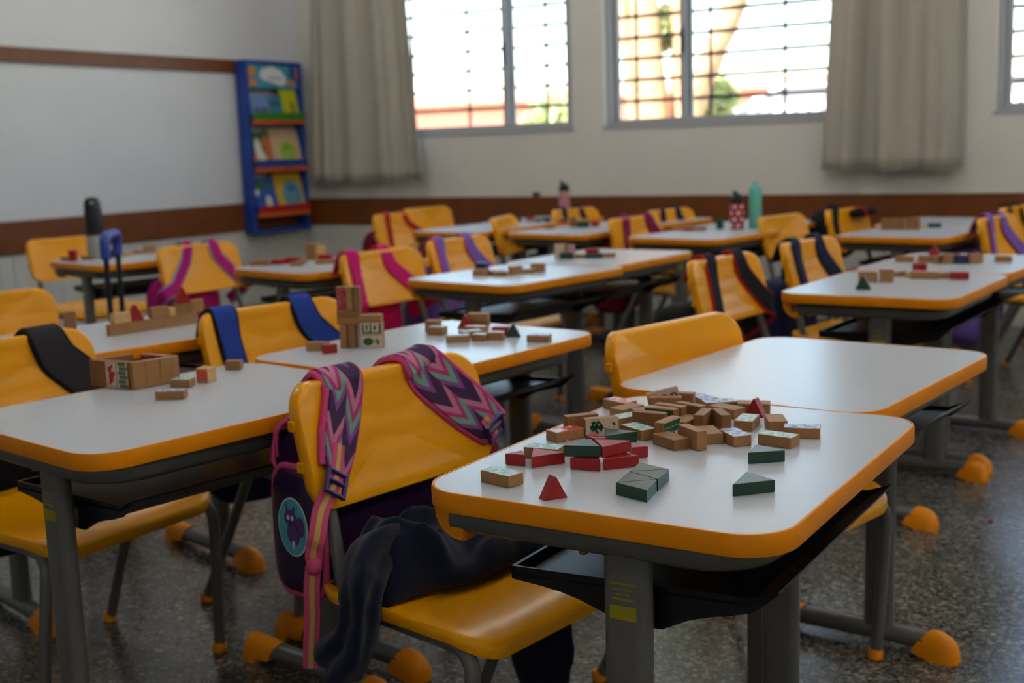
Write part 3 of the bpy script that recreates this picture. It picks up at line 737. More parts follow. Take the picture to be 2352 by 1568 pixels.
# the detailed backpack of the front chair
def flat_shape(m, poly, M, off=0.0, mi=0, th=0.0006):
    vs = [M @ Vector((p[0], p[1], off)) for p in poly]; ve = [M @ Vector((p[0], p[1], off + th)) for p in poly]
    m.loft([vs, ve], mi=mi)
def ell(cx, cy, rx, ry, n=18, rot=0):
    return [(cx + rx * math.cos(2 * math.pi * k / n) * math.cos(rot) - ry * math.sin(2 * math.pi * k / n) * math.sin(rot), cy + rx * math.cos(2 * math.pi * k / n) * math.sin(rot) + ry * math.sin(2 * math.pi * k / n) * math.cos(rot)) for k in range(n)]
def front_backpack():
    x, y, rot = CHAIRS['D1']
    b = empty('backpack', (x, y, 0), R(rot)); tag(b, 'purple patterned backpack with pink piping hung on the front chair', 'backpack', 'backpacks hung on chair backs')
    superell(MB(), (-0.262, 0.01, 0.440), (0.056, 0.165, 0.150), 0.5, 26, 18, wob=0.010, seed=3).build('bag_body', F_PURP, b, 60)
    I_CHAR = mat('glossy_purple_vinyl', (38, 18, 60), 0.3, vary=0.1, vscale=60)
    # side pocket facing the camera side (-y), with a round turquoise picture of a small unicorn
    pk = superell(MB(), (-0.199, -0.170, 0.430), (0.054, 0.027, 0.098), 0.45, 26, 16).build('side_pocket', I_CHAR, b, 60)
    rim = [(-0.199 + 0.0555 * math.copysign(abs(math.cos(t)) ** 0.45, math.cos(t)), -0.180, 0.430 + 0.0995 * math.copysign(abs(math.sin(t)) ** 0.45, math.sin(t))) for t in [2 * math.pi * k / 40 for k in range(41)]]
    MB().tube([Vector(p) for p in rim], 0.0058, 8).build('pocket_piping', F_ROSE, pk, 60)
    Mp = Matrix(((1, 0, 0, -0.194), (0, 0, -1, -0.1966), (0, 1, 0, 0.442), (0, 0, 0, 1))) @ Matrix.Diagonal((0.84, 0.76, 1, 1))
    for nm, shapes, cc in (('picture_ring', [ell(0, 0, 0.040, 0.060, 30)], (214, 224, 226)), ('picture_ground', [ell(0, 0, 0.037, 0.057, 30)], (70, 168, 186)),
                           ('picture_figure', [ell(0.002, -0.012, 0.017, 0.026), ell(-0.004, 0.018, 0.017, 0.017), ell(0.022, 0.004, 0.012, 0.020), [(-0.014, 0.030), (-0.008, 0.032), (-0.016, 0.050)], [(0.000, 0.034), (0.008, 0.030), (0.010, 0.046)]], (88, 60, 132)),
                           ('picture_detail', [ell(-0.009, 0.019, 0.0035, 0.0050), ell(0.002, 0.019, 0.0035, 0.0050), ell(0.002, -0.036, 0.004, 0.009)], (226, 214, 226))):
        k = ('picture_ring', 'picture_ground', 'picture_figure', 'picture_detail').index(nm)
        if nm == 'picture_detail':
            for s_ in shapes: m = MB(); flat_shape(m, s_, Mp, 0.0004 + 0.0007 * k); m.build(nm, mat('ink_' + nm, cc, 0.4), pk)
            continue
        m = MB()
        for s_ in shapes: flat_shape(m, s_, Mp, 0.0004 + 0.0007 * k)
        m.build(nm, mat('ink_' + nm, cc, 0.4), pk)
    rnd = random.Random(5); m = MB()
    for _ in range(16):
        a, c_ = rnd.uniform(-0.045, 0.045), rnd.choice((-1, 1)) * rnd.uniform(0.062, 0.098); flat_shape(m, ell(a, c_, 0.0022, 0.0028, 8), Mp, -0.004)
    m.build('dots', mat('ink_dots', (190, 180, 200), 0.5), pk)
    superell(MB(), (-0.322, 0.01, 0.41), (0.035, 0.13, 0.09), 0.5).build('front_pocket', F_PURP, b, 60)
    MB().tube(smooth_path([(-0.262, -0.166, 0.535), (-0.262, -0.166, 0.560), (-0.262, -0.158, 0.580), (-0.262, -0.12, 0.592)], 4), 0.0045, 6).build('zip', F_ROSE, b, 60)
    zp = MB(); zp.tube([(-0.262, -0.170, 0.560), (-0.255, -0.178, 0.540), (-0.250, -0.180, 0.525), (-0.262, -0.176, 0.530), (-0.262, -0.170, 0.558)], 0.0028, 6); zp.build('zip_pull', F_ROSE, b, 60)
    # padded shoulder straps
    Wn = [0.07, 0.073, 0.075, 0.076, 0.077, 0.078, 0.079, 0.078, 0.060]
    for nm, ups in (('near', [(-0.46, 0.63), (-0.54, 0.598), (-0.65, 0.562), (-0.76, 0.525)]), ('far', [(0.46, 0.635), (0.62, 0.600), (0.82, 0.560), (1.00, 0.522)])):
        u0 = ups[0][0]; P, N = strap_points(u0, ups[-1][0], ups[-1][1], 'side')
        if nm == 'far':
            P = [(p_[0], p_[1] - BW * d_, p_[2]) for p_, d_ in zip(P[:5], (0.22, 0.18, 0.13, 0.09, 0.04))]
        P = P[:5] + [front_pt(u, z) for u, z in ups]; N = N[:5] + [(1, -0.3 * u, 0.15) for u, z in ups]
        rb, rings = ribbon(P, N, Wn, 0.008)
        st_ = rb.build('shoulder_strap', M_CHEV, b, 60)
        for e in (0, 4): MB().tube([Vector(r_[e]) for r_ in rings], 0.0060, 6).build('strap_piping', F_ROSE, st_, 60)
        # webbing, ladder buckle and tail
        s_ = -1 if nm == 'near' else 1
        z0 = ups[-1][1]; u = ups[-1][0]
        W1 = mat('pink_webbing', (206, 74, 120), 0.7); W2 = mat('gold_webbing_stripe', (206, 164, 92), 0.7)
        if nm == 'near':
            P2 = [front_pt(-0.68, 0.562, 0.013), front_pt(-0.75, 0.538, 0.014), front_pt(-0.84, 0.512, 0.014), (back_x(BW, 0.49) + 0.004, -0.196, 0.482), (-0.120, -0.214, 0.445), (-0.126, -0.216, 0.425), (-0.128, -0.216, 0.408)]
            N2 = [(1, 0.1, 0.1), (1, 0, 0), (1, -0.2, 0), (0.8, -0.6, 0), (0.7, -0.7, 0), (0.6, -0.8, 0), (0.6, -0.8, 0)]
        else:
            P2 = [front_pt(0.90, 0.545, 0.013), front_pt(0.96, 0.525, 0.013), (back_x(BW, 0.50) - 0.002, 0.203, 0.500), (-0.165, 0.205, 0.470), (-0.210, 0.19, 0.43)]
            N2 = [(1, 0, 0), (1, 0, 0), (0.7, 0.7, 0), (0.2, 1, 0), (0, 1, 0)]
        wb_, _ = ribbon(P2, N2, 0.026, 0.002); wo = wb_.build('webbing', W1, b, 60)
        wb2, _ = ribbon([Vector(p) + Vector(n).normalized() * 0.0012 for p, n in zip(P2, N2)], N2, 0.009, 0.0016); wb2.build('stripe', W2, wo, 60)
        bu = MB(); c = Vector(P2[1 if nm == 'far' else 2]); t = (Vector(P2[2]) - Vector(P2[1])).normalized(); n_ = Vector(N2[1]).normalized(); q = t.cross(n_).normalized()
        for k in (-0.018, -0.003, 0.016): bu.tube([c + t * k - q * 0.019 + n_ * 0.005, c + t * k + q * 0.019 + n_ * 0.005], 0.0036, 8)
        for k in (-0.019, 0.019): bu.tube([c - t * 0.020 + q * k + n_ * 0.005, c + t * 0.018 + q * k + n_ * 0.005], 0.0042, 8)
        bu.build('buckle', mat('purple_buckle_plastic', (58, 36, 110), 0.3), b, 50)
    # knotted tail hanging towards the floor
    kn = superell(MB(), (-0.128, -0.217, 0.402), (0.011, 0.011, 0.013), 0.8, 12, 8, wob=0.006, seed=2).build('knot', mat('pink_webbing', (206, 74, 120)), b, 60)
    P3 = [(-0.128, -0.217, 0.400), (-0.131, -0.220, 0.370), (-0.135, -0.219, 0.32), (-0.140, -0.220, 0.28), (-0.146, -0.219, 0.240)]; N3 = [(0.7, -0.7, 0)] * 5
    a, _ = ribbon(P3, N3, 0.024, 0.002); ao = a.build('strap_tail', mat('pink_webbing', (206, 74, 120)), b, 60)
    a2, _ = ribbon([Vector(p) + Vector((0.0008, -0.0008, 0)) for p in P3], N3, 0.008, 0.0016); a2.build('stripe', mat('gold_webbing_stripe', (206, 164, 92)), ao, 60)
front_backpack()
S, Bt = 'side', 'bottom'
backpack('L1', 'black backpack on the leftmost chair, only its speckled strap showing', F_BLACK, F_GREYC, F_BLACK, (-0.55, -0.7, 0.50, Bt), (0.50, 0.98, 0.52, S), 0.078)
backpack('L2', 'navy backpack with royal blue straps edged in black', F_NAVY, F_BLUE, F_BLACK, (-0.66, -0.60, 0.49, Bt), (0.42, 0.92, 0.51, S), 0.060, cz=0.35, size=(0.055, 0.15, 0.17), bx=-0.262)
backpack('M1', 'hot pink backpack hanging low behind the block tower', F_PINK, F_PINK, F_GREYC, (-0.70, -0.72, 0.49, Bt), (0.15, 0.80, 0.50, S), 0.055, cz=0.33, pocket=PR_PURP, trims=False)
backpack('M2', 'lilac backpack with lilac straps edged in coral', F_LILAC, F_LILAC, F_ROSE, (-0.62, -0.60, 0.49, Bt), (0.34, 0.85, 0.50, S), 0.052)
backpack('C2', 'magenta backpack with magenta straps piped in light blue', F_MAG, F_MAG, F_SKY, (-0.20, -0.80, 0.50, S), (0.42, 0.90, 0.50, S), 0.045, cz=0.345, pocket=F_MAG)
backpack('R3', 'black backpack with red-edged straps and a yellow pattern', F_BLACK, F_BLACK, F_RED, (-0.35, -0.42, 0.49, Bt), (0.45, 0.92, 0.50, S), 0.058, cz=0.34, pocket=PR_CAMO)
backpack('R4', 'dark backpack with plain navy straps behind the shiny chair', F_NAVY, F_NAVY, F_NAVY, (-0.50, -0.45, 0.49, Bt), (0.38, 0.80, 0.50, S), 0.055, cz=0.34, pocket=PR_CAMO)
backpack('B3', 'wine coloured backpack with dark magenta straps in the far row', F_WINE, F_DMAG, F_GREYC, (-0.30, -0.50, 0.49, Bt), (0.60, 0.95, 0.52, S), 0.060, trims=False)
backpack('B3b', 'navy backpack with pink-edged straps by the window wall', F_NAVY, F_NAVY, F_DMAG, (-0.35, -0.40, 0.49, Bt), (0.35, 0.80, 0.52, S), 0.045)
backpack('C3b', 'navy backpack with narrow straps under the left window', F_NAVY, F_NAVY, F_NAVY, (-0.45, -0.40, 0.49, Bt), (0.30, 0.75, 0.52, S), 0.038, trims=False)
backpack('D3', 'wine red backpack with red straps in the far left corner', F_WINE, F_RED, F_WINE, (-0.45, -0.50, 0.49, Bt), (0.20, 0.85, 0.52, S), 0.034, trims=False)
backpack('E3', 'lilac and pink backpack hanging on the chair at the right edge', F_LILAC, F_LILAC, F_DMAG, (-0.35, -0.60, 0.49, Bt), (0.30, 0.85, 0.50, S), 0.055, cz=0.33, pocket=PR_PURP, size=(0.10, 0.16, 0.20))
backpack('E3b', 'black backpack with thin straps at the right edge', F_BLACK, F_BLACK, F_BLACK, (-0.45, -0.55, 0.49, Bt), (0.25, 0.75, 0.50, S), 0.030, trims=False)
# black backpack slung right over a far chair
x, y, rot = CHAIRS['A3b']
bb = empty('backpack', (x, y, 0), R(rot)); tag(bb, 'black backpack slung over a far chair top, with a red stripe', 'backpack', 'backpacks hung on chair backs')
superell(MB(), (-0.275, 0.06, 0.52), (0.075, 0.17, 0.125), 0.6, wob=0.02, seed=4).build('bag_body', F_BLACK, bb, 60)
superell(MB(), (-0.165, 0.11, 0.628), (0.075, 0.075, 0.022), 0.7, wob=0.012, seed=9).build('top_flap', F_BLACK, bb, 60)
rb, _ = ribbon([front_pt(-0.72, 0.46, 0.006), front_pt(-0.80, 0.54, 0.006), front_pt(-0.70, 0.61, 0.006), (back_x(-0.1, 0.65) - 0.01, -0.09, 0.672), (-0.24, -0.05, 0.64)], [(1, 0, 0), (1, 0, 0), (1, 0, 0.3), (0.2, 0, 1), (-0.5, 0, 1)], 0.045, 0.008); rb.build('strap', F_BLACK, bb, 60)
rb, _ = ribbon([(-0.10, 0.055, 0.610), (-0.12, 0.06, 0.648), (-0.17, 0.07, 0.656)], [(1, 0, 0.6), (0.5, 0, 1), (0, 0, 1)], 0.022, 0.004); rb.build('stripe', F_RED, bb, 60)

# trolley bag with a telescopic handle, standing behind the long block wall
tr = empty('trolley_bag', (-2.267, 1.48, 0), math.atan2(0.165, -0.135)); tag(tr, 'wheeled school bag with blue-gripped telescopic handle behind the block wall', 'trolley bag')
superell(MB(), (0, 0.10, 0.20), (0.14, 0.085, 0.165), 0.4).build('bag_body', F_NAVY, tr, 60)
PO = mat('dark_pole_paint', (18, 22, 40), 0.35)
for s_ in (-0.098, 0.098):
    MB().tube([(s_, 0, 0.05), (s_, 0, 0.735)], 0.0085, 10).build('pole', PO, tr, 60)
    MB().lathe([(0.0, 0.0), (0.03, 0.0)], 0, 0, 4) if False else None
    MB().tube([(s_ - 0.012, 0.01, 0.03), (s_ + 0.012, 0.01, 0.03)], 0.03, 16).build('wheel', M_BLK, tr, 50)
gp = MB(); gp.tube(smooth_path([(-0.100, 0, 0.690), (-0.101, 0, 0.735), (-0.085, 0, 0.757), (0, 0, 0.760), (0.085, 0, 0.757), (0.101, 0, 0.735), (0.100, 0, 0.690)], 4), 0.0155, 10); gp.build('grip', mat('blue_grip_plastic', (44, 72, 170), 0.4), tr, 60)

# ---------------------------------------------------------------- navy jacket on the front chair
x, y, rot = CHAIRS['D1']
jk = empty('jacket', (x, y, 0), R(rot)); tag(jk, 'navy fleece jacket crumpled on the front chair with a dangling sleeve', 'jacket')
M_JK = mat('navy_fleece', (13, 21, 44), 0.95, 0.15, bump=0.5, bscale=700, sheen=0.15)
def crumple(p, a, f, sd):
    q = p * f + Vector((sd, sd * 2, 0)); return p + Vector((noise.noise(q), noise.noise(q + Vector((9, 0, 0))), noise.noise(q + Vector((0, 9, 0))))) * a
def cloth_tube(name, pts, rad, seed, flat=(1, 1), k=5):
    P = smooth_path(pts, k); n = len(P); rr = smooth_path([(r_, 0, 0) for r_ in rad], k)
    m = MB(); ns = 32; m.tube(P, [max(0.004, v.x) for v in rr], ns, flat=flat)
    for i, q in enumerate(P):                       # lengthwise folds of the hanging cloth
        for k_ in range(ns):
            a = 2 * math.pi * k_ / ns; g = Vector(m.v[i * ns + k_]) - q
            fo = 1 + 0.13 * math.sin(3 * a + seed + 1.7 * i / n) + 0.10 * math.sin(5 * a + 2.2 * seed - 2.6 * i / n) - 0.10 * max(0, math.sin(14 * i / n + 2 * math.cos(a)))
            m.v[i * ns + k_] = tuple(q + g * fo)
    m.v = [tuple(crumple(crumple(Vector(v), 0.009, 13, seed), 0.005, 45, seed + 3)) for v in m.v]
    return m.build(name, M_JK, jk, 70)
def heap():
    nx, ny = 70, 90; V = []; F = []
    for i in range(nx + 1):
        for j in range(ny + 1):
            u = i / nx; v = j / ny; X = -0.165 + (0.140 + 0.10 * v) * u; Y = -0.188 + 0.415 * v
            e = min(1, 5 * u, 4.5 * (1 - u)) * min(1, 6 * v, 5 * (1 - v)); e = max(0, e) ** 0.5
            q = Vector((X, Y, 0))
            fold = (0.5 + 0.5 * math.sin(34 * (X * 0.5 + Y * 0.8) + 6 * noise.noise(q * 6))) ** 2 + 0.35 * (0.5 + 0.5 * math.sin(80 * (X - Y * 0.5) + 7 * noise.noise(q * 12)))
            h = (0.040 + 0.022 * math.exp(-((X + 0.09) / 0.07) ** 2) + 0.026 * fold + 0.022 * noise.noise(q * 9)) * (0.85 + 0.3 * math.exp(-((Y + 0.13) / 0.09) ** 2))
            X2 = X + 0.022 * noise.noise(q * 11 + Vector((3, 0, 0))) + 0.04 * (0.5 - v)
            V.append((X2, Y + 0.02 * noise.noise(q * 10 + Vector((0, 5, 0))), 0.358 + h * e + 0.010 * noise.noise(q * 30) * e))
    for i in range(nx):
        for j in range(ny):
            a = i * (ny + 1) + j; F.append([a, a + ny + 1, a + ny + 2, a + 1])
    m = MB(); m.add(V, F); o = m.build('jacket_body', M_JK, jk, 80); so = o.modifiers.new('cloth_thickness', 'SOLIDIFY'); so.thickness = 0.006
heap()
cloth_tube('sleeve', [(-0.065, -0.12, 0.400), (-0.045, -0.185, 0.408), (-0.022, -0.226, 0.385), (-0.016, -0.236, 0.345), (-0.030, -0.240, 0.310), (-0.048, -0.242, 0.290), (-0.055, -0.242, 0.280)], [0.044, 0.044, 0.041, 0.042, 0.047, 0.053, 0.026], 2, (1.0, 0.75))
cloth_tube('hanging_front', [(-0.06, 0.16, 0.390), (-0.065, 0.215, 0.380), (-0.07, 0.238, 0.33), (-0.07, 0.242, 0.22), (-0.072, 0.242, 0.10), (-0.072, 0.242, 0.04)], [0.05, 0.055, 0.055, 0.054, 0.052, 0.03], 6, (0.45, 1.0))

# ---------------------------------------------------------------- toy blocks
BL, BWD, BT = 0.048, 0.026, 0.0145
_bm = {}
def brick_mesh(base, paint, dims=(BL, BWD, BT)):
    k = ('b', base.name, paint.name if paint else '', dims)
    if k not in _bm:
        a, b, c = (d / 2 for d in dims)
        _bm[k] = MB().cbox(-a, -b, -c, a, b, c, 0.0007, 0, 1 if paint else None).mesh('wooden_block', [base, paint] if paint else [base])
    return _bm[k]
CAMV = Vector((0.849, -1.1327))
def brick(x, y, yaw, orient, z0, label, base=None, paint=None, dims=(BL, BWD, BT), group='wooden toy blocks', tilt=0.0, name='wooden_block', decal=None):
    base = base or M_MDF
    o = link(name, brick_mesh(base, paint, dims))
    a = R(yaw)
    f = Vector((math.sin(a), -math.cos(a)))
    if orient == 'edge' and f.dot(CAMV - Vector((x, y))) < 0: a += math.pi
    h = {'flat': dims[2], 'edge': dims[1], 'end': dims[0]}[orient]
    if orient == 'flat': o.rotation_euler = (0, 0, a)
    elif orient == 'edge': o.rotation_mode = 'XYZ'; o.rotation_euler = (Matrix.Rotation(a, 3, 'Z') @ Matrix.Rotation(R(-tilt), 3, 'Y') @ Matrix.Rotation(R(90), 3, 'X')).to_euler()
    else:   # standing on its end, printed side towards local -y of the yaw frame
        o.rotation_euler = (Matrix.Rotation(a, 3, 'Z') @ Matrix.Rotation(R(90), 3, 'X') @ Matrix.Rotation(R(90), 3, 'Z')).to_euler()
    o.location = (x, y, z0 + h / 2 + 0.0002)
    if decal:
        for nm, shapes, ink in decal:
            m = MB()
            for s_ in shapes: flat_shape(m, s_, Matrix.Identity(4), dims[2] / 2 - 0.0001, th=0.0004)
            m.build(nm, ink, o)
    return tag(o, label, 'block', group)
def tri_flat(pts, z0, label, mt, group='wooden toy blocks', h=BT):
    c = Vector((sum(p[0] for p in pts) / 3, sum(p[1] for p in pts) / 3))
    q = [Vector(p) - c for p in pts]
    q = [v * (1 - 0.0006 / v.length) for v in q]
    o = MB().prism([tuple(v) for v in q], 0, h, 0.0006).build('triangle_block', mt); o.location = (c.x, c.y, z0 + 0.0002)
    return tag(o, label, 'block', group)
_tm = {}
def tri_stand(x, y, yaw, z0, side, label, mt, group='wooden toy blocks', th=BT):
    k = (mt.name, side, th)
    if k not in _tm:
        h = side * 0.88; m = MB()
        pr = [(-side / 2, 0), (side / 2, 0), (0.0012, h), (-0.0012, h)]
        m.loft([[(a * s_, yy, b * s_ + 0.0002 * (1 - s_)) for a, b in pr] for yy, s_ in ((-th / 2, 0.985), (-th / 2 + 0.0006, 1), (th / 2 - 0.0006, 1), (th / 2, 0.985))])
        _tm[k] = m.mesh('triangle_block', mt)
    o = link('triangle_block', _tm[k]); o.location = (x, y, z0 + 0.0002); o.rotation_euler = (0, 0, R(yaw))
    return tag(o, label, 'block', group)

PILE = {'p1':('flat',0.0465,0.2874,64.9,0),'p2':('edge',0.0482,0.3297,49.5,0),'p3':('edge',0.0826,0.3237,43.0,0),'p5':('flat',0.1320,0.3402,152.4,0),
'p6':('flat',0.0854,0.3958,65.9,0),'p7':('flat',0.0300,0.4869,161.4,0),'p8':('flat',0.0604,0.4505,73.4,0),'p9':('flat',0.0965,0.4489,47.8,0),
'p10':('edge',0.1298,0.3823,-176.1,0),'p11':('edge',0.1321,0.4159,176.5,0),'p12':('edge',0.1360,0.4374,171.5,0),'p13':('edge',0.1603,0.4542,162.3,0),
'p14':('edge',0.1066,0.4852,25.4,0),'p16':('edge',0.1715,0.3496,85.4,0),'p17':('flat',0.1953,0.3089,150.5,0),'p18':('edge',0.2219,0.3179,144.0,0),
'p20':('flat',0.1707,0.4119,83.9,0),'q1':('edge',0.1964,0.4132,98.0,0),'q2':('edge',0.2198,0.4243,127.4,0),'q3':('flat',0.1944,0.5076,163.0,0),
'q4':('flat',0.1692,0.5400,38.8,0),'q5':('flat',0.1340,0.5618,139.3,0),'q6':('edge',0.1112,0.5234,-171.1,0),'q8':('flat',0.2200,0.5500,17.8,0),
'q10':('flat',0.2472,0.4505,98.2,0),'q11':('flat',0.2841,0.4645,117.0,0),'q12':('flat',0.3330,0.4299,-164.8,0),'q13':('flat',0.3200,0.3739,172.7,0),
'q14':('flat',0.2636,0.3621,136.0,0),'q15':('flat',0.2274,0.3607,128.3,0),'t1':('flat',0.0843,0.0623,167.7,0),'t4':('flat',0.0694,0.1900,-172.1,0)}
PL = 'blocks on the foreground desk'
pile_lab = {
 'p1': 'tan block with pink and red printed top left of the plant-print block', 'p2': 'plain tan block on edge half hidden behind the plant-print block',
 'p3': 'tan block on edge printed with a dark green plant', 'p5': 'tan block with mint print lying just behind the back green triangle',
 'p6': 'tan block with mint printed top between plant-print block and plain pile', 'p7': 'tan block with pink printed top at the far left of the pile',
 'p8': 'plain tan block lying flat just in front of the pink-topped block', 'p9': 'plain tan block lying flat, mostly hidden behind the big plain upright one',
 'p10': 'plain tan block on edge in the pile centre, in front of green-print block', 'p11': 'tan block on edge with a dark green printed face in the pile centre',
 'p12': 'plain tan block on edge directly behind the green-faced block', 'p13': 'plain tan block on edge at the back centre right of the pile',
 'p14': 'plain tan block on edge in front of the tilted blue-print block', 'p16': 'tan block on edge printed with green window panes',
 'p17': 'plain glossy tan block lying flat at the front of the pile', 'p18': 'plain tan block on edge crossing between the two front flat ones',
 'p20': 'plain tan block lying flat behind the green window-print block', 'q1': 'left one of the two upright blocks leaning together in a V',
 'q2': 'right one of the two upright blocks leaning together in a V', 'q3': 'plain tan block lying flat behind the V of two upright blocks',
 'q4': 'tan block with pale blue printed top along the back of the pile', 'q5': 'tan block with pale blue top farthest back in the pile',
 'q6': 'plain tan block on edge behind the small dark red piece', 'q8': 'plain tan block half hidden behind the standing red triangle at the back',
 'q10': 'tan block with mint printed top in front of the back red triangle', 'q11': 'plain tan block lying flat right of the mint-topped block',
 'q12': 'rightmost tan block of the pile, with lilac-blue printed top', 'q13': 'tan block with mint printed top at the right front of the pile',
 'q14': 'tan block with blue and orange printed top in the front middle', 'q15': 'plain tan block lying flat beside the blue and orange printed one',
 't1': 'printed-top tan block lying alone at the near left corner', 't4': 'tan block with mint top behind the two red triangles at left'}
pile_paint = {'p1': PR_REDP, 'p3': PR_CREAM, 'p5': PR_MINT, 'p6': PR_MINT, 'p7': PR_PINK, 'p11': PR_CREAM, 'p16': PR_CREAM, 'q4': PR_BLUE, 'q5': PR_BLUE, 'q10': PR_MINT, 'q12': PR_BLUE, 'q13': PR_MINT, 'q14': PR_BLUE, 't1': PR_MINT, 't4': PR_MINT}
rp_ = random.Random(2)
leafs = []
for k in range(46):
    a = rp_.uniform(0, 6.28); d = 0.0085 * rp_.random() ** 0.6; leafs.append(ell(-0.008 + d * math.cos(a), 0.001 + d * 0.95 * math.sin(a), 0.0030, 0.0011, 8, rp_.uniform(0, 3.1)))
plant = leafs + [[(-0.002, -0.0012), (0.004, -0.0008), (0.004, -0.0002), (-0.002, -0.0004)], ell(0.0165, 0.0052, 0.0022, 0.0016, 10), ell(0.0175, 0.0030, 0.0018, 0.0012, 10), ell(-0.0075, -0.0098, 0.0010, 0.0030, 8)]
panes = []
for i in range(6):
    for j in range(3):
        if (j == 0 and i in (1, 2, 4)): continue
        panes.append([(-0.0228 + i * 0.0076, -0.0118 + j * 0.0080), (-0.0160 + i * 0.0076, -0.0118 + j * 0.0080), (-0.0160 + i * 0.0076, -0.0046 + j * 0.0080), (-0.0228 + i * 0.0076, -0.0046 + j * 0.0080)])
rings_ = []
for cx in (-0.014, 0.002, 0.016):
    o_ = ell(cx, 0.001, 0.0062, 0.0062, 20); rings_ += [[o_[i], o_[(i + 1) % 20], (cx + (o_[(i + 1) % 20][0] - cx) * 0.6, 0.001 + (o_[(i + 1) % 20][1] - 0.001) * 0.6), (cx + (o_[i][0] - cx) * 0.6, 0.001 + (o_[i][1] - 0.001) * 0.6)] for i in range(20)]
rings_.append([(-0.022, -0.0085), (0.022, -0.0085), (0.022, -0.006), (-0.022, -0.006)])
bands = [[(-0.0225, 0.001), (0.0225, 0.001), (0.0225, 0.0115), (-0.0225, 0.0115)]] + [[(-0.0225 + 0.009 * i, -0.011), (-0.0165 + 0.009 * i, -0.011), (-0.0165 + 0.009 * i, -0.001), (-0.0225 + 0.009 * i, -0.001)] for i in range(5)]
pile_decal = {'p3': [('printed_picture', plant, I_GRN)], 'p16': [('printed_picture', panes, I_GRN)], 'p11': [('printed_picture', bands, I_GRN)]}
for k, (o_, x, y, a, lv) in PILE.items():
    brick(x, y, a, o_, H + lv * BT, pile_lab[k], M_MDF2 if k in ('p2', 'p10', 'p17', 'p13', 'q1', 'q2') else M_MDF, pile_paint.get(k), group=PL, decal=pile_decal.get(k))
brick(0.0965, 0.5010, 25.4, 'edge', H + 0.0065, 'tilted tan block with blue ring print leaning up at the back', M_MDF, PR_CREAM, group=PL, tilt=13, decal=[('printed_picture', rings_, I_BLU)])
TRI = {'t2':([(0.0433,0.1350),(0.0716,0.1392),(0.0546,0.1607)],0,'red','small red triangle at the left end of the red pieces'),
't3':([(0.1096,0.1735),(0.0607,0.1757),(0.0830,0.1336)],0,'red','large red triangle second from the left'),
't5':([(0.1007,0.2258),(0.0774,0.2340),(0.0926,0.2038)],0,'red','dark red triangle peeking out behind the stacked green one'),
't6':([(0.1648,0.1665),(0.1334,0.1989),(0.1199,0.1514)],1,'grn','green triangle stacked on top of red ones'),
't7':([(0.1857,0.2097),(0.1393,0.1970),(0.1681,0.1637)],1,'red','red triangle stacked beside the raised green triangle'),
't8':([(0.1366,0.1994),(0.1545,0.2085),(0.1200,0.2104)],1,'red','pale red triangle tip at the back of the raised stack'),
't9':([(0.1289,0.1505),(0.1691,0.1565),(0.1451,0.1920)],0,'red','red triangle underneath the raised green triangle'),
't10':([(0.1691,0.1627),(0.2021,0.1974),(0.1621,0.2085)],0,'red','red triangle underneath the raised red triangle'),
't11':([(0.1766,0.2282),(0.1925,0.2443),(0.1602,0.2524)],0,'red','red triangle lowest at the right end of the red stack'),
't12':([(0.0900,0.2640),(0.1105,0.2670),(0.0920,0.2900)],0,'red','flat red triangle left of the back green triangle'),
't13':([(0.1440,0.3132),(0.0949,0.3116),(0.1155,0.2726)],0,'grn','green triangle lying at the back of the red pieces'),
's1':([(0.2309,0.0749),(0.2770,0.0612),(0.2681,0.1078)],0,'grn','green triangle nearest the desk edge in the joined green four'),
's2':([(0.2309,0.0749),(0.2681,0.1078),(0.2234,0.1247)],0,'grn','second green triangle of the joined four, left middle'),
's3':([(0.2234,0.1247),(0.2689,0.1082),(0.2630,0.1538)],0,'grn','third green triangle of the joined four, right middle'),
's4':([(0.2234,0.1247),(0.2630,0.1538),(0.2164,0.1688)],0,'grn','farthest green triangle of the joined four'),
'g1':([(0.3909,0.1621),(0.3477,0.1831),(0.3537,0.1233)],0,'grn','lone green triangle nearest the right front corner'),
'g2':([(0.3564,0.2952),(0.3118,0.3098),(0.3189,0.2645)],0,'grn','lone green triangle in front of the rightmost tan blocks'),
'q7':([(0.1190,0.5080),(0.1390,0.5030),(0.1300,0.5190)],0,'red','small dark red piece at the back between tan blocks')}
for k, (pts, lv, c, lb) in TRI.items():
    tri_flat(pts, H + lv * (BT + 0.0003), lb, M_RED if c == 'red' else M_GRN, PL)
tri_stand(0.172, 0.033, 56, H, 0.030, 'red triangle standing upright at the near edge of the desk', M_RED, PL)
tri_stand(0.2330, 0.5235, -4, H, 0.030, 'red triangle standing upright at the back right of the pile', M_RED, PL)

# ring of upright blocks and loose ones on the left desk
def seq(x, y, ang, n, step):
    return [(x + math.cos(R(ang)) * step * (i + 0.5), y + math.sin(R(ang)) * step * (i + 0.5)) for i in range(n)]
RG = 'blocks on the ring desk'
bricks_dec = [[(-0.0225 + 0.0078 * i, -0.0115 + 0.0047 * j + (0.0023 if i % 2 else 0)), (-0.0158 + 0.0078 * i, -0.0115 + 0.0047 * j + (0.0023 if i % 2 else 0)), (-0.0158 + 0.0078 * i, -0.0078 + 0.0047 * j + (0.0023 if i % 2 else 0)), (-0.0225 + 0.0078 * i, -0.0078 + 0.0047 * j + (0.0023 if i % 2 else 0))] for i in range(6) for j in range(4)]
flower = [ell(-0.004, 0, 0.010, 0.0055, 16), ell(0.009, 0.003, 0.0055, 0.0045, 14), ell(0.002, -0.006, 0.005, 0.0035, 12), ell(-0.014, 0.003, 0.004, 0.003, 12), ell(0.015, -0.002, 0.003, 0.003, 12)]
cx, cy = -0.822, 0.292          # nearest corner of the ring
a1, a2 = 184.0, 76.0            # directions of its two visible walls
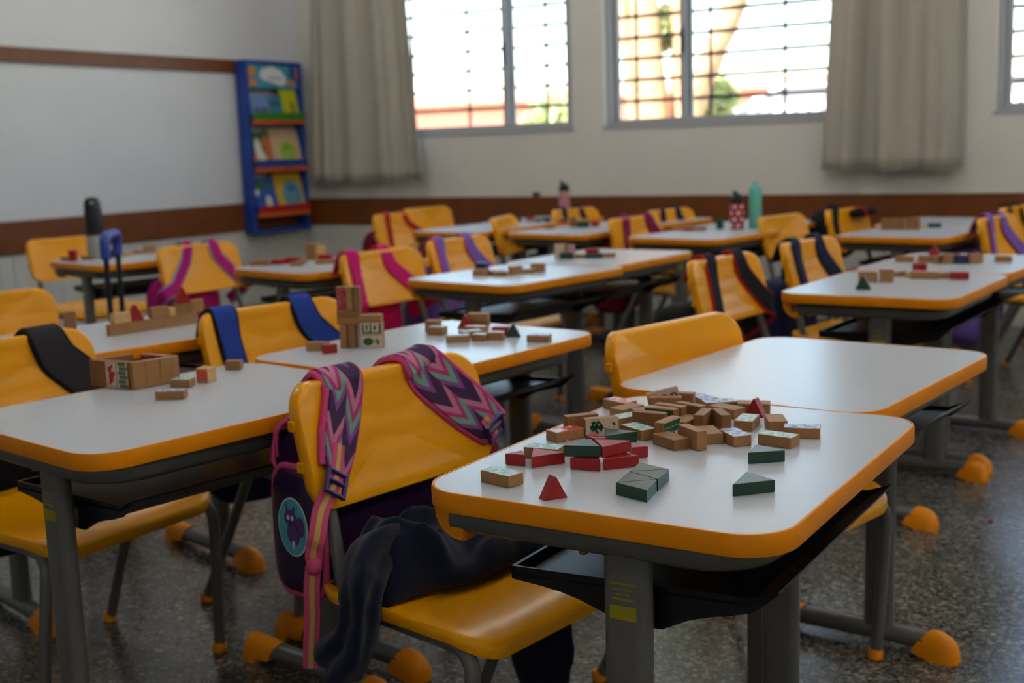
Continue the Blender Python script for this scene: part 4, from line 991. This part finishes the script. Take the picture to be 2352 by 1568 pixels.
d1 = Vector((math.cos(R(a1)), math.sin(R(a1)))); d2 = Vector((math.cos(R(a2)), math.sin(R(a2))))
inn = d2 * (BT / 2 + 0.0003)
labs = ['plain block standing in the ring front wall next to its near corner', 'green brick-print block standing in the front wall of the ring', 'block with a red picture standing in the front wall of the ring', 'plain block at the left end of the ring front wall']
for i in range(4):
    c_ = Vector((cx, cy)) + d1 * (BT + 0.001 + 0.0262 * (i + 0.5) - (0.0262 if i > 3 else 0)) + inn - d1 * (0.0 if i else 0.0)
    if i == 0: continue
    dec = {1: [('printed_picture', bricks_dec, I_GRN)], 2: [('printed_picture', flower, I_RED)]}.get(i)
    cc = Vector((cx, cy)) + d1 * (BT + 0.001 + 0.0262 * (i - 0.5)) + inn
    brick(cc.x, cc.y, a1 + 180, 'end', H, labs[i], M_MDF2, PR_CREAM if dec else None, group=RG, decal=dec)
nrm2 = Vector((-d2.y, d2.x))
for i in range(3):
    cc = Vector((cx, cy)) + d2 * (0.0262 * (i + 0.5)) + nrm2 * (BT / 2)
    brick(cc.x, cc.y, a2, 'end', H, ('plain block standing at the near corner of the ring', 'middle plain block of the ring right wall', 'far plain block of the ring right wall')[i], M_MDF, group=RG)
bk = Vector((cx, cy)) + d2 * (0.0262 * 3 + 0.0010)
for i in range(3):
    cc = bk + d1 * (0.004 + 0.0262 * (i + 0.5)) + d2 * (BT / 2 + 0.0006)
    brick(cc.x, cc.y, a1 + 180, 'end', H, '%s red-printed block standing in the back wall of the block ring' % ('rightmost', 'middle', 'leftmost')[i], M_MDF, PR_CHECK, group='back wall of the block ring')
lw = Vector((cx, cy)) + d1 * (BT + 0.001 + 0.0262 * 3 + 0.001)
for i in range(3):
    cc = lw + d2 * (0.0262 * (i + 0.5)) + Vector((-d2.y, d2.x)) * (BT / 2 - 0.0)
    brick(cc.x, cc.y, a2 + 180, 'end', H, '%s plain block standing in the left wall of the block ring' % ('nearest', 'middle', 'farthest')[i], M_MDF2, group='left wall of the block ring')
brick(-0.700, 0.266, 33, 'flat', H, 'blue-printed block lying in front of the block ring', M_MDF, PR_BLUE, group=RG)
brick(-0.762, 0.350, 22, 'flat', H, 'green-printed block lying at the right foot of the block ring', M_MDF, PR_MINT, dims=(0.036, 0.026, 0.0145), group=RG)
brick(-0.757, 0.402, 8, 'flat', H, 'pale pine cube with coral print right of the block ring', M_PINE, None, dims=(0.026, 0.026, 0.026), group=RG, decal=None)
MB().box(-0.0118, -0.0136, -0.010, 0.0118, -0.0129, 0.010).build('printed_picture', I_PNK, bpy.data.objects[[o.name for o in COL.objects if o.name.startswith('wooden_block')][-1]])
brick(-0.800, 0.515, 30, 'flat', H, 'small plain block near the far edge of the ring desk', M_MDF2, None, dims=(0.030, 0.022, 0.017), group=RG)

# tower and the loose blocks on the next desk
TW = 'blocks of the tower'; tx, ty, ta = -0.722, 0.812, 28.0
def rel(dx, dy): c, s_ = math.cos(R(ta)), math.sin(R(ta)); return tx + c * dx - s_ * dy, ty + s_ * dx + c * dy
leafd = [ell(-0.008, 0, 0.0105, 0.0085, 20), [(0.002, -0.0012), (0.018, -0.0012), (0.018, 0.0012), (0.002, 0.0012)], ell(0.010, 0.004, 0.003, 0.0025, 10), ell(0.012, -0.004, 0.003, 0.0025, 10)]
arch = [[(-0.020, -0.010), (-0.016, -0.010), (-0.016, 0.011), (-0.020, 0.011)], [(-0.004, -0.010), (0.000, -0.010), (0.000, 0.011), (-0.004, 0.011)], [(0.015, -0.010), (0.020, -0.010), (0.020, 0.011), (0.015, 0.011)], [(-0.016, -0.010), (-0.004, -0.010), (-0.004, -0.006), (-0.016, -0.006)], [(0.000, -0.010), (0.015, -0.010), (0.015, -0.007), (0.000, -0.007)], ell(-0.010, 0.003, 0.0025, 0.007, 12), ell(0.007, 0.002, 0.003, 0.006, 12)]
x, y = rel(0.018, -0.001); brick(x, y, ta, 'edge', H, 'leaf-print block at the bottom front of the tower', M_MDF, PR_CREAM, group=TW, decal=[('printed_picture', leafd, I_GRN)])
brick(x, y, ta, 'edge', H + 0.0264, 'green arch-print block stacked on the leaf-print block', M_MDF, PR_CREAM, group=TW, decal=[('printed_picture', arch, I_GRN)])
x, y = rel(0.014, 0.017); brick(x, y, ta, 'edge', H, 'plain block on edge hidden behind the leaf-print block', M_MDF2, group=TW)
brick(x, y, ta, 'edge', H + 0.0264, 'plain block on edge hidden behind the arch-print block', M_MDF2, group=TW)
x, y = rel(0.014, 0.008); brick(x, y, ta, 'flat', H + 0.0529, 'plain block lying as a roof on the arch-print block', M_MDF, group=TW)
for i, (dx, dy) in enumerate(((-0.024, 0.001), (-0.041, 0.002), (-0.024, 0.030), (-0.041, 0.031))):
    x, y = rel(dx, dy); brick(x, y, ta + 90, 'end', H, ('right front upright block at the left foot of the tower', 'left front upright block at the left foot of the tower', 'right rear upright block at the left foot of the tower', 'left rear upright block at the left foot of the tower')[i], M_MDF if i % 2 else M_MDF2, group=TW)
x, y = rel(-0.030, 0.010); brick(x, y, ta, 'flat', H + 0.0485, 'lower plank block lying across the upright tower blocks', M_MDF, group=TW)
brick(x, y, ta, 'flat', H + 0.0633, 'upper plank block lying across the upright tower blocks', M_MDF2, group=TW)
for i, (dx, mt_, pr_) in enumerate(((-0.044, M_MDF, PR_CHECK), (-0.027, M_MDF, None), (-0.0115, M_MDF2, None))):
    x, y = rel(dx, 0.010)
    if i == 0: brick(x, y, ta, 'end', H + 0.0781, 'dark red-printed block standing on top of the tower', mt_, pr_, group=TW, dims=(BL, 0.020, BT))
    else: brick(x, y, ta + 90, 'end', H + 0.0781, ('', 'middle plain block standing on top of the tower', 'right plain block standing on top of the tower')[i], mt_, pr_, group=TW, dims=(BL, 0.024, 0.013))
LG = 'loose blocks on the tower desk'
brick(-0.789, 0.745, 25, 'edge', H, 'plain block on edge left of the tower', M_MDF, group=LG, dims=(BL, 0.018, BT))
brick(-0.747, 0.731, 50, 'flat', H, 'small red block left of the tower', M_RED, group=LG, dims=(0.028, 0.024, 0.018))
brick(-0.708, 1.040, 10, 'flat', H, 'small tan block farthest left in the group right of tower', M_MDF, group=LG, dims=(0.030, 0.026, 0.026))
brick(-0.676, 1.010, 8, 'flat', H, 'mint-topped block at left of the group beside the tower', M_MDF, PR_MINT, group=LG, dims=(0.036, 0.026, 0.018))
tri_stand(-0.672, 1.112, 25, H, 0.034, 'red triangle standing at the back of the tower desk', M_RED, LG)
brick(-0.660, 1.150, 18, 'flat', H + 0.0147, 'plain block raised at the back of the tower desk', M_MDF, group=LG)
brick(-0.660, 1.150, 18, 'flat', H, 'plain block supporting the raised one at the back of the tower desk', M_MDF2, group=LG)
brick(-0.612, 1.065, 8, 'flat', H, 'pink-printed block lying in the middle of the tower desk group', M_MDF, PR_PINK, group=LG)
brick(-0.577, 0.943, 40, 'flat', H, 'front left tan block of the row right of the tower', M_MDF, PR_BLUE, group=LG)
brick(-0.541, 0.975, 10, 'flat', H, 'front middle tan block of the row right of the tower', M_MDF, PR_MINT, group=LG, dims=(0.030, 0.026, 0.0145))
brick(-0.515, 0.995, 20, 'flat', H, 'front right tan block of the row right of the tower', M_MDF, PR_PINK, group=LG, dims=(0.034, 0.026, 0.017))
brick(-0.585, 1.005, 60, 'flat', H, 'green-printed block lying behind the front row of blocks', M_MDF, PR_MINT, group=LG)
brick(-0.540, 1.055, 20, 'flat', H, 'red block left of the small standing green triangle', M_RED, group=LG, dims=(0.036, 0.024, 0.018))
tri_stand(-0.500, 1.040, 25, H, 0.032, 'green triangle standing right of the red block', M_GRN, LG)
brick(-0.416, 1.006, 16, 'flat', H, 'lone tan block at the right end of the tower desk', M_MDF, PR_BLUE, group=LG)

# long wall of blocks on the far-left desk
WGp = 'blocks of the long wall'
wd = Vector((-1.372, 0.960)) - Vector((-1.405, 0.722)); wl_ = wd.length; wd.normalize(); wyaw = math.degrees(math.atan2(wd.y, wd.x)); w0 = Vector((-1.405, 0.722)) - Vector((wd.y, -wd.x)) * -0.008
def wpos(i, st=0.0483): q = w0 + wd * (st * (i + 0.5)); return q.x, q.y
for i in range(5):
    x, y = wpos(i); brick(x, y, wyaw, 'edge', H, ('first bottom block at the left end of the long wall', 'second bottom block of the long wall under the red triangle', 'third bottom block of the long wall', 'fourth bottom block of the long wall', 'fifth bottom block at the right end of the long wall')[i], M_MDF, group=WGp)
x, y = wpos(0.22); brick(x, y, wyaw, 'edge', H + 0.0264, 'pale pine block on the left end of the long wall', M_PINE, None, dims=(0.044, 0.024, 0.020), group=WGp)
x, y = wpos(1.02); tri_stand(x, y, wyaw, H + 0.0264, 0.042, 'red triangle standing on the left part of the long wall', M_RED, WGp)
x, y = wpos(2.35); brick(x, y, wyaw, 'edge', H + 0.0264, 'plain block on top of the middle of the long wall', M_MDF, group=WGp)
x, y = wpos(3.05); brick(x, y, wyaw, 'edge', H + 0.0264, 'small pine cube on top of the long wall', M_PINE, None, dims=(0.018, 0.020, 0.018), group=WGp)
x, y = wpos(3.75); brick(x, y, wyaw, 'edge', H + 0.0264, 'plain block on top right of the long wall under the back triangle', M_MDF2, group=WGp)
x, y = wpos(4.60); brick(x, y, wyaw, 'edge', H + 0.0264, 'highest plain block at the right end of the long wall', M_MDF, dims=(0.034, 0.030, BT), group=WGp)
x, y = wpos(3.75); tri_stand(x, y, wyaw, H + 0.0528, 0.044, 'red triangle standing on the right part of the long wall', M_RED, WGp)
brick(-1.545, 0.735, 60, 'end', H, 'lone upright block on the far-left desk beside the black strap', M_MDF2, group=WGp)

# small far groups: (x, y, yaw, orient, material, print, dims, label)
def S_(*d): return d
far = {
 'blocks on the desk by the left wall': [(-3.262, 2.118, 20, 'end', M_RED, None, (0.044, 0.030, 0.020), 'red upright block on the desk by the left wall'), (-3.325, 2.140, 10, 'flat', M_MDF2, None, None, 'tan block left of the red upright one by the left wall'), (-3.262, 2.190, 30, 'flat', M_MDF2, None, None, 'dark tan block between red block and tall bottle'),
   (-3.235, 2.310, 20, 'flat', M_GRN, None, (0.036, 0.03, 0.03), 'green block right of the tall bottle'), (-3.225, 2.365, 50, 'flat', M_PINE, None, None, 'pale pine block right of the green one'), (-3.262, 2.450, 30, 'flat', M_MDF, None, None, 'tan block at the far end of the desk by the left wall'), (-3.240, 2.500, 60, 'edge', M_MDF, None, (0.05, 0.032, 0.02), 'raised tan block at the far end of the desk by the left wall')],
 'blocks on the desk below the bookshelf': [(-2.330, 2.215, 20, 'flat', M_MDF2, None, None, 'tan block at the left corner of the desk below the bookshelf'), (-2.285, 2.170, 30, 'flat', M_MDF2, None, (0.075, 0.026, BT), 'long tan block at the left of the desk below the bookshelf'), (-2.245, 2.225, 0, 'flat', M_RED, None, (0.05, 0.034, 0.018), 'left red block on the desk below the bookshelf'),
   (-2.215, 2.265, 20, 'flat', M_RED, None, (0.05, 0.034, 0.022), 'middle red block on the desk below the bookshelf'), (-2.240, 2.405, 30, 'end', M_MDF, None, (0.060, 0.046, 0.02), 'left upright tan block on the desk below the bookshelf'), (-2.195, 2.400, 70, 'end', M_PINE, None, (0.056, 0.034, 0.02), 'right upright pale block on the desk below the bookshelf'), (-2.125, 2.185, 40, 'flat', M_MDF, None, None, 'front tan block at the corner of the desk below the bookshelf'), (-2.16, 2.245, 100, 'flat', M_MDF2, None, None, 'dark tan block behind the front corner block'),
   (-2.165, 2.395, 20, 'flat', M_RED, PR_REDP, (0.05, 0.034, 0.024), 'right red block on the desk below the bookshelf'), (-2.070, 2.290, 40, 'flat', M_MDF, None, (0.085, 0.026, BT), 'long tan block at the right of the desk below the bookshelf'), (-2.085, 2.405, 0, 'flat', M_PINE, None, (0.02, 0.02, 0.02), 'tiny pine cube at the right of the desk below the bookshelf')],
 'blocks on the navy cube desk': [(-1.300, 2.150, 10, 'flat', M_NAVYB, None, (0.036, 0.034, 0.034), 'navy cube block on the middle desk'), (-1.262, 2.085, 20, 'flat', M_MDF, None, (0.05, 0.026, 0.02), 'tan block in front of the navy cube'), (-1.225, 2.120, 60, 'flat', M_MDF, None, None, 'tan block right of the navy cube'), (-1.192, 2.095, 10, 'flat', M_MDF, PR_PINK, None, 'pink-topped block in the middle row'), (-1.170, 2.145, 70, 'edge', M_MDF, None, None, 'upright tan block in the middle row'), (-1.150, 2.185, 30, 'flat', M_MDF, PR_MINT, None, 'mint-topped block in the middle row'), (-1.140, 2.235, 20, 'edge', M_MDF, None, None, 'tan block at the right end of the middle row')],
 'blocks on the red and green desk': [(-1.305, 2.680, 10, 'end', M_RED, PR_CREAM, (0.050, 0.040, 0.024), 'red upright block on the middle back desk'), (-1.272, 2.690, 40, 'end', M_MDF, PR_PINK, (0.046, 0.03, 0.02), 'pink-printed upright block beside the red upright one'), (-1.262, 2.645, 20, 'flat', M_GRN, None, (0.046, 0.03, 0.022), 'green block in front of the red upright block'), (-1.225, 2.690, 20, 'flat', M_MDF, None, None, 'tan block between the green pieces'), (-1.205, 2.735, 10, 'flat', M_RED, None, (0.044, 0.03, 0.03), 'red block in the middle back desk group'), (-1.180, 2.700, 25, 'flat', M_GRN, None, (0.06, 0.03, 0.016), 'flat green block in the middle back desk group'), (-1.140, 2.735, 20, 'flat', M_MDF, None, None, 'tan block at the right end of the middle back group')],
 'blocks on the pink cube desk': [(-0.075, 2.225, 8, 'edge', M_MDF, None, (0.05, 0.028, 0.02), 'plain tan block left of the pink printed cube'), (-0.028, 2.240, 10, 'flat', M_MDF, PR_PINK, (0.036, 0.03, 0.036), 'pink printed cube block on the right desk'), (-0.035, 2.390, 60, 'flat', M_MDF, PR_BLUE, None, 'blue-topped block at the back of the pink cube desk'), (0.010, 2.370, 130, 'flat', M_PINE, None, None, 'pale block behind the pink cube'), (0.050, 2.345, 10, 'flat', M_MDF, PR_PINK, (0.075, 0.03, 0.02), 'long pink-topped block on the right desk'), (0.018, 2.420, 40, 'flat', M_RED, None, (0.03, 0.03, 0.034), 'dark red cube at the back of the pink cube desk'), (0.095, 2.375, 40, 'flat', M_MDF, None, None, 'tan block left of the red bar block'), (0.142, 2.350, 12, 'flat', M_RED, None, (0.05, 0.028, 0.02), 'red bar block at the right end of the pink cube desk')],
 'blocks on the navy block wall desk': [(-0.115, 2.790, 5, 'flat', M_MDF, None, (0.055, 0.03, 0.018), 'lone tan block at the left of the low tan wall'), (-0.050, 2.790, 8, 'edge', M_MDF, None, (0.048, 0.022, 0.018), 'first tan block of the low wall'), (-0.005, 2.775, 70, 'edge', M_MDF, None, None, 'second tan block of the low wall'), (0.022, 2.770, 10, 'edge', M_MDF, None, (0.03, 0.03, 0.02), 'third tan block of the low wall'), (0.055, 2.775, 5, 'edge', M_NAVYB, None, (0.042, 0.026, 0.02), 'navy block in the low tan wall'), (0.095, 2.800, 60, 'edge', M_MDF, None, (0.05, 0.03, 0.02), 'last tan block of the low wall'), (0.168, 2.860, 8, 'flat', M_MDF, None, (0.05, 0.028, 0.018), 'lone tan block right of the low wall'), (0.02, 2.835, 10, 'edge', M_MDF2, None, None, 'tan block behind the low wall')],
 'blocks on the tan stack desk': [(-0.515, 4.130, 4, 'edge', M_MDF2, None, (0.060, 0.05, 0.02), 'left block of the flat tan stack'), (-0.465, 4.135, 4, 'edge', M_MDF2, None, (0.034, 0.05, 0.02), 'middle block of the flat tan stack'), (-0.418, 4.150, 4, 'edge', M_MDF2, None, (0.055, 0.05, 0.02), 'right block of the flat tan stack'), (-0.360, 4.290, 10, 'flat', M_GRN, None, (0.055, 0.03, 0.018), 'lone green block right of the flat tan stack'), (-0.405, 4.285, 10, 'flat', M_PINE, None, (0.025, 0.02, 0.015), 'tiny pine piece beside the lone green block')],
 'blocks on the bottles desk': [(-1.425, 3.985, 10, 'flat', M_MDF, None, None, 'left tan block on the bottles desk'), (-1.375, 3.985, 30, 'flat', M_RED, PR_PINK, None, 'coral-printed block on the bottles desk'), (-1.320, 3.985, 20, 'flat', M_MDF, None, (0.06, 0.026, 0.018), 'right tan block on the bottles desk'), (-1.400, 4.050, 60, 'flat', M_MDF2, None, None, 'back tan block on the bottles desk'), (-1.27, 4.105, 10, 'end', M_GRN, None, (0.044, 0.03, 0.02), 'green upright block left of the polka dot bottle')],
 'blocks under the left window': [(-2.12, 4.02, 20, 'flat', M_MDF, None, None, 'tan block at the left of the desk under the left window'), (-2.06, 4.150, 10, 'end', M_MDF2, None, (0.05, 0.03, 0.02), 'upright tan block on the desk under the left window'), (-2.00, 4.140, 20, 'flat', M_GRN, None, (0.06, 0.035, 0.03), 'green block on the desk under the left window'), (-1.965, 4.200, 30, 'flat', M_RED, None, (0.04, 0.03, 0.026), 'red block on the desk under the left window')],
}
for g, L_ in far.items():
    for (x, y, a, o_, mt_, pr_, dm, lb) in L_:
        brick(x, y, a, o_, H, lb, mt_, pr_, dims=dm or (BL, BWD, BT), group=g)
tri_stand(-0.040, 2.055, 5, H, 0.042, 'small green triangle standing at the front of the pink cube desk', M_GRN, 'blocks on the pink cube desk')
tri_stand(-0.065, 2.975, 10, H, 0.046, 'red triangle standing at the back of the low wall desk', M_RED, 'blocks on the navy block wall desk')
rf = random.Random(21)
ORD = ('first', 'second', 'third', 'fourth', 'fifth', 'sixth', 'seventh', 'eighth', 'ninth', 'tenth', 'eleventh', 'twelfth', 'thirteenth', 'fourteenth', 'fifteenth', 'sixteenth')
for i in range(16):
    mt_ = rf.choice((M_MDF, M_MDF, M_RED, M_GRN, M_NAVYB, M_PINE))
    brick(-2.66 + 0.024 * i + rf.uniform(-.004, .004), 4.56 + rf.uniform(-0.04, 0.06), rf.uniform(0, 90), rf.choice(('flat', 'edge')), H, '%s tiny toy block from the left in the strewn row on the far corner desk' % ORD[i], mt_, rf.choice((None, None, PR_PINK, PR_BLUE)), dims=(0.032, 0.02, 0.014), group='tiny blocks strewn on the far corner desk')

# ---------------------------------------------------------------- bottles
def bottle(label, x, y, body_m, cap_m, r, h, cap_h, style):
    b = empty('water_bottle', (x, y, H)); tag(b, label, 'bottle')
    MB().lathe([(r * 0.9, 0.0), (r, 0.004), (r, h * 0.82), (r * 0.86, h * 0.95), (r * 0.7, h)], 0, 0, 24).build('bottle_body', body_m, b, 40)
    if style == 'spout':
        MB().lathe([(r * 0.96, h - 0.010), (r * 0.96, h + cap_h * 0.45), (r * 0.75, h + cap_h * 0.6), (r * 0.6, h + cap_h)], 0, 0, 20).build('cap', cap_m, b, 40)
        MB().tube(smooth_path([(0, -r * 0.1, h + cap_h * 0.8), (0, -r * 0.5, h + cap_h * 1.25), (0, -r * 1.25, h + cap_h * 1.35)], 4), r * 0.25, 8).build('spout', cap_m, b, 50)
    else:
        MB().lathe([(r * 1.0, h - 0.012), (r * 1.02, h + cap_h * 0.5), (r * 0.8, h + cap_h * 0.85), (r * 0.3, h + cap_h)], 0, 0, 20).build('cap', cap_m, b, 40)
        MB().tube(smooth_path([(r * 0.5, 0, h + cap_h * 0.7), (r * 0.35, 0, h + cap_h * 1.25), (-r * 0.35, 0, h + cap_h * 1.25), (-r * 0.5, 0, h + cap_h * 0.7)], 4), r * 0.16, 8).build('carry_loop', cap_m, b, 50)
    return b
M_CLEAR = mat('smoky_clear_plastic', (150, 150, 150), 0.25, coat=0.4); M_BCAP = mat('black_bottle_plastic', (16, 18, 22), 0.35); M_MINTB = mat('mint_plastic', (104, 190, 170), 0.35); M_PINKB = mat('pink_clear_plastic', (196, 130, 136), 0.3); M_REDB = mat('red_bottle_plastic', (166, 16, 28), 0.35)
b = bottle('tall water bottle with black top half and clear grey lower half', -3.288, 2.256, M_CLEAR, M_BCAP, 0.036, 0.120, 0.015, 'plain')
MB().lathe([(0.0365, 0.095), (0.0368, 0.185), (0.034, 0.205), (0.034, 0.225), (0.027, 0.245), (0.012, 0.252)], 0, 0, 24).build('upper_sleeve', M_BCAP, b, 40)
MB().tube([(0.020, -0.020, 0.228), (0.023, -0.024, 0.228)], 0.008, 12).build('spout_button', mat('grey_button', (190, 190, 190), 0.4), b, 40)
b = bottle('red water bottle with white polka dots and black cap', -1.185, 4.100, M_REDB, M_BCAP, 0.032, 0.128, 0.030, 'spout')
for k in range(4):
    for j in range(6):
        a = 2 * math.pi * (j + 0.5 * (k % 2)) / 6; z = 0.018 + 0.028 * k; c = Vector((math.cos(a), math.sin(a), 0)); t = Vector((-c.y, c.x, 0)); m = MB()
        m.add([c * 0.0326 + t * 0.0075 * math.cos(q) - c * 0.0009 * math.cos(q) ** 2 + Vector((0, 0, z + 0.0085 * math.sin(q))) for q in [2 * math.pi * i / 12 for i in range(12)]], [tuple(range(12))]); m.build('polka_dot', M_WHITEW, b)
bottle('mint green water bottle right of the polka dot one', -1.118, 4.150, M_MINTB, M_MINTB, 0.029, 0.165, 0.030, 'plain')
bottle('pale pink water bottle with black spout cap in the far corner row', -2.500, 4.850, M_PINKB, M_BCAP, 0.031, 0.160, 0.028, 'spout')
gm = MB(); superell(gm, (0, 0, 0.014), (0.03, 0.010, 0.014), 0.8, 14, 10); go = gm.build('modelling_clay_lump', mat('green_clay', (38, 92, 62), 0.6), None, 60); go.location = (-3.03, YB - 0.010, 0.685); tag(go, 'small green lump lying on the brown wall rail', 'lump')
rd = MB(); superell(rd, (0, 0, 0.004), (0.005, 0.005, 0.004), 0.8, 12, 8); ro = rd.build('red_bead', M_RED, None, 60)
ro.location = (0.292, 2.067, 0.0); tag(ro, 'tiny red bead lying on the floor at right', 'bead')

# ---------------------------------------------------------------- wall bookshelf
sh = empty('wall_bookshelf', (XL + RT, 5.085, 0.475)); tag(sh, 'blue wall-hung display rack with three shelves of picture books', 'bookshelf')
B_BLUE = mat('blue_rack_paint', (24, 62, 150), 0.45); B_GRN = mat('green_shelf_paint', (44, 132, 40), 0.45); B_REDS = mat('red_shelf_paint', (176, 24, 26), 0.45); B_ORG = mat('orange_shelf_paint', (206, 92, 40), 0.45)
hw = 0.262; HT = 1.135
for s_ in (-1, 1): MB().cbox(0, s_ * hw - 0.016, 0, 0.085, s_ * hw + 0.016, HT, 0.003).build('side_panel', B_BLUE, sh)
MB().cbox(0.004, -hw + 0.016, 0.0, 0.080, hw - 0.016, 0.028, 0.003).build('bottom_rail', B_BLUE, sh)
MB().cbox(0.004, -hw + 0.016, HT - 0.022, 0.085, hw - 0.016, HT, 0.003).build('top_rail', B_BLUE, sh)
hd = MB().cbox(0.060, -hw + 0.018, HT - 0.175, 0.070, hw - 0.018, HT - 0.022, 0.002).build('header_board', mat('turquoise_header', (72, 160, 182), 0.5, vary=0.2, vscale=12), sh)
Mh = Matrix(((0, 0, 1, 0.070), (1, 0, 0, 0), (0, 1, 0, HT - 0.098), (0, 0, 0, 1)))
m = MB()
for q_, (cx_, cy_, rx, ry) in enumerate(((-0.05, 0.01, 0.075, 0.045), (0.03, 0.0, 0.080, 0.05), (0.07, -0.02, 0.06, 0.04), (-0.01, 0.025, 0.06, 0.04))): flat_shape(m, ell(cx_, cy_, rx, ry), Mh, 0.0002 + 0.0004 * q_)
m.build('white_cloud', M_WHITEW, hd)
m = MB()
for i, wd_ in enumerate((0.012, 0.018, 0.010, 0.016, 0.014, 0.010)): flat_shape(m, [(-0.04 + i * 0.022, -0.022 + 0.004 * (i % 2)), (-0.04 + i * 0.022 + wd_, -0.022), (-0.04 + i * 0.022 + wd_, -0.002), (-0.04 + i * 0.022, -0.004)], Mh, 0.0024)
m.build('blurred_lettering', mat('grey_ink', (150, 156, 176), 0.5), hd)
for nm, cc, L_ in (('orange_picture', (222, 140, 50), [(-0.20, 0.03, 0.035, 0.03), (-0.19, -0.045, 0.03, 0.022), (0.17, -0.04, 0.045, 0.016)]), ('coral_picture', (214, 90, 84), [(-0.215, -0.03, 0.024, 0.02), (0.235, 0.02, 0.016, 0.035)]), ('blue_picture', (36, 84, 140), [(0.19, 0.03, 0.03, 0.045), (0.21, -0.02, 0.025, 0.012)])):
    for i, e_ in enumerate(L_):
        m = MB(); flat_shape(m, ell(*e_), Mh, 0.0014 + 0.0003 * i); m.build(nm, mat('ink_' + nm, cc, 0.5), hd)
SH = (('green', B_GRN, 0.735), ('blue', B_BLUE, 0.425), ('red', B_REDS, 0.125))
for nm, mt_, z in SH:
    s_ = MB(); s_.cbox(0.004, -hw + 0.018, z, 0.115, hw - 0.018, z + 0.012, 0.002); so = s_.build('shelf', B_ORG, sh)
    MB().cbox(0.100, -hw + 0.014, z - 0.014, 0.122, hw - 0.012, z + 0.014, 0.003).build('shelf_edge', B_ORG, so)
    MB().cbox(0.108, -hw + 0.014, z + 0.0145, 0.120, hw - 0.012, z + 0.062, 0.003).build('shelf_lip', mt_, so)
def book(y0, y1, h, z, label, cover, shapes=()):
    b = empty('picture_book', (XL + RT + 0.086, 5.085 + (y0 + y1) / 2 * 0.9, 0.475 + z + 0.0125)); b.rotation_euler = (0, R(-12), 0); tag(b, label, 'book', 'picture books in the wall rack')
    w = (y1 - y0) / 2 * 0.9
    cv = MB(); cv.box(0.0095, -w, 0, 0.0110, w, h); cv.box(0, -w, 0, 0.0015, w, h); cv.box(0, -w, 0, 0.0110, -w + 0.0015, h); cv.build('cover', cover, b)
    MB().box(0.0016, -w + 0.002, 0.003, 0.0094, w - 0.004, h - 0.003).build('pages', PR_CREAM, b)
    Mb = Matrix(((0, 0, 1, 0.0110), (1, 0, 0, 0), (0, 1, 0, h / 2), (0, 0, 0, 1)))
    for i, (nm, cc, L_) in enumerate(shapes):
        for j, e_ in enumerate(L_):
            m = MB(); flat_shape(m, ell(*e_), Mb, 0.0002 + 0.0008 * i + 0.0002 * j, th=0.0006); m.build(nm, mat('ink_%d_%d_%d' % cc, cc, 0.5), b)
zA, zB, zC_ = SH[0][2], SH[1][2], SH[2][2]
book(-0.255, -0.065, 0.175, zA, 'pale blue picture book at the left of the green shelf', mat('pale_blue_cover', (120, 146, 196), 0.4), [('picture', (86, 92, 140), [(-0.04, -0.03, 0.03, 0.03), (0.03, -0.02, 0.04, 0.02)])])
book(-0.060, 0.070, 0.165, zA, 'teal blue picture book in the middle of the green shelf', mat('teal_cover', (70, 130, 156), 0.4), [('picture', (40, 96, 120), [(0, 0.03, 0.05, 0.015)])])
book(0.075, 0.255, 0.225, zA, 'lime green picture book at the right of the green shelf', mat('lime_cover', (190, 196, 40), 0.4), [('picture', (150, 120, 50), [(0.02, -0.03, 0.018, 0.05)])])
book(-0.262, -0.070, 0.235, zB, 'white and green picture book at the left of the blue shelf', mat('white_green_cover', (52, 110, 66), 0.4), [('picture', (224, 220, 206), [(-0.03, 0.0, 0.035, 0.08), (0.0, -0.06, 0.03, 0.05)]), ('second_picture', (214, 110, 40), [(0.05, 0.05, 0.03, 0.05), (0.06, -0.03, 0.025, 0.06), (-0.075, -0.06, 0.016, 0.03)])])
book(-0.062, 0.255, 0.260, zB, 'cream picture book with a lime green monster shape on its cover', mat('cream_cover', (212, 184, 146), 0.4, vary=0.05, vscale=90), [('picture', (158, 196, 70), [(0.01, -0.03, 0.075, 0.075)]), ('second_picture', (110, 140, 40), [(0.0, 0.0, 0.02, 0.016)])])
book(-0.262, -0.045, 0.235, zC_, 'blue picture book with a white figure at the left of the red shelf', mat('blue_cover', (48, 88, 178), 0.4), [('picture', (226, 222, 214), [(0.02, -0.05, 0.03, 0.05), (-0.08, 0.03, 0.02, 0.03)]), ('second_picture', (60, 110, 60), [(-0.05, 0.07, 0.05, 0.03), (0.05, 0.06, 0.035, 0.02)])])
book(-0.035, 0.262, 0.270, zC_, 'yellow picture book with a big blue oval on its cover', mat('yellow_cover', (214, 176, 24), 0.4), [('picture', (104, 156, 180), [(0.02, -0.02, 0.095, 0.10)]), ('second_picture', (70, 120, 150), [(0.02, 0.02, 0.04, 0.02)])])
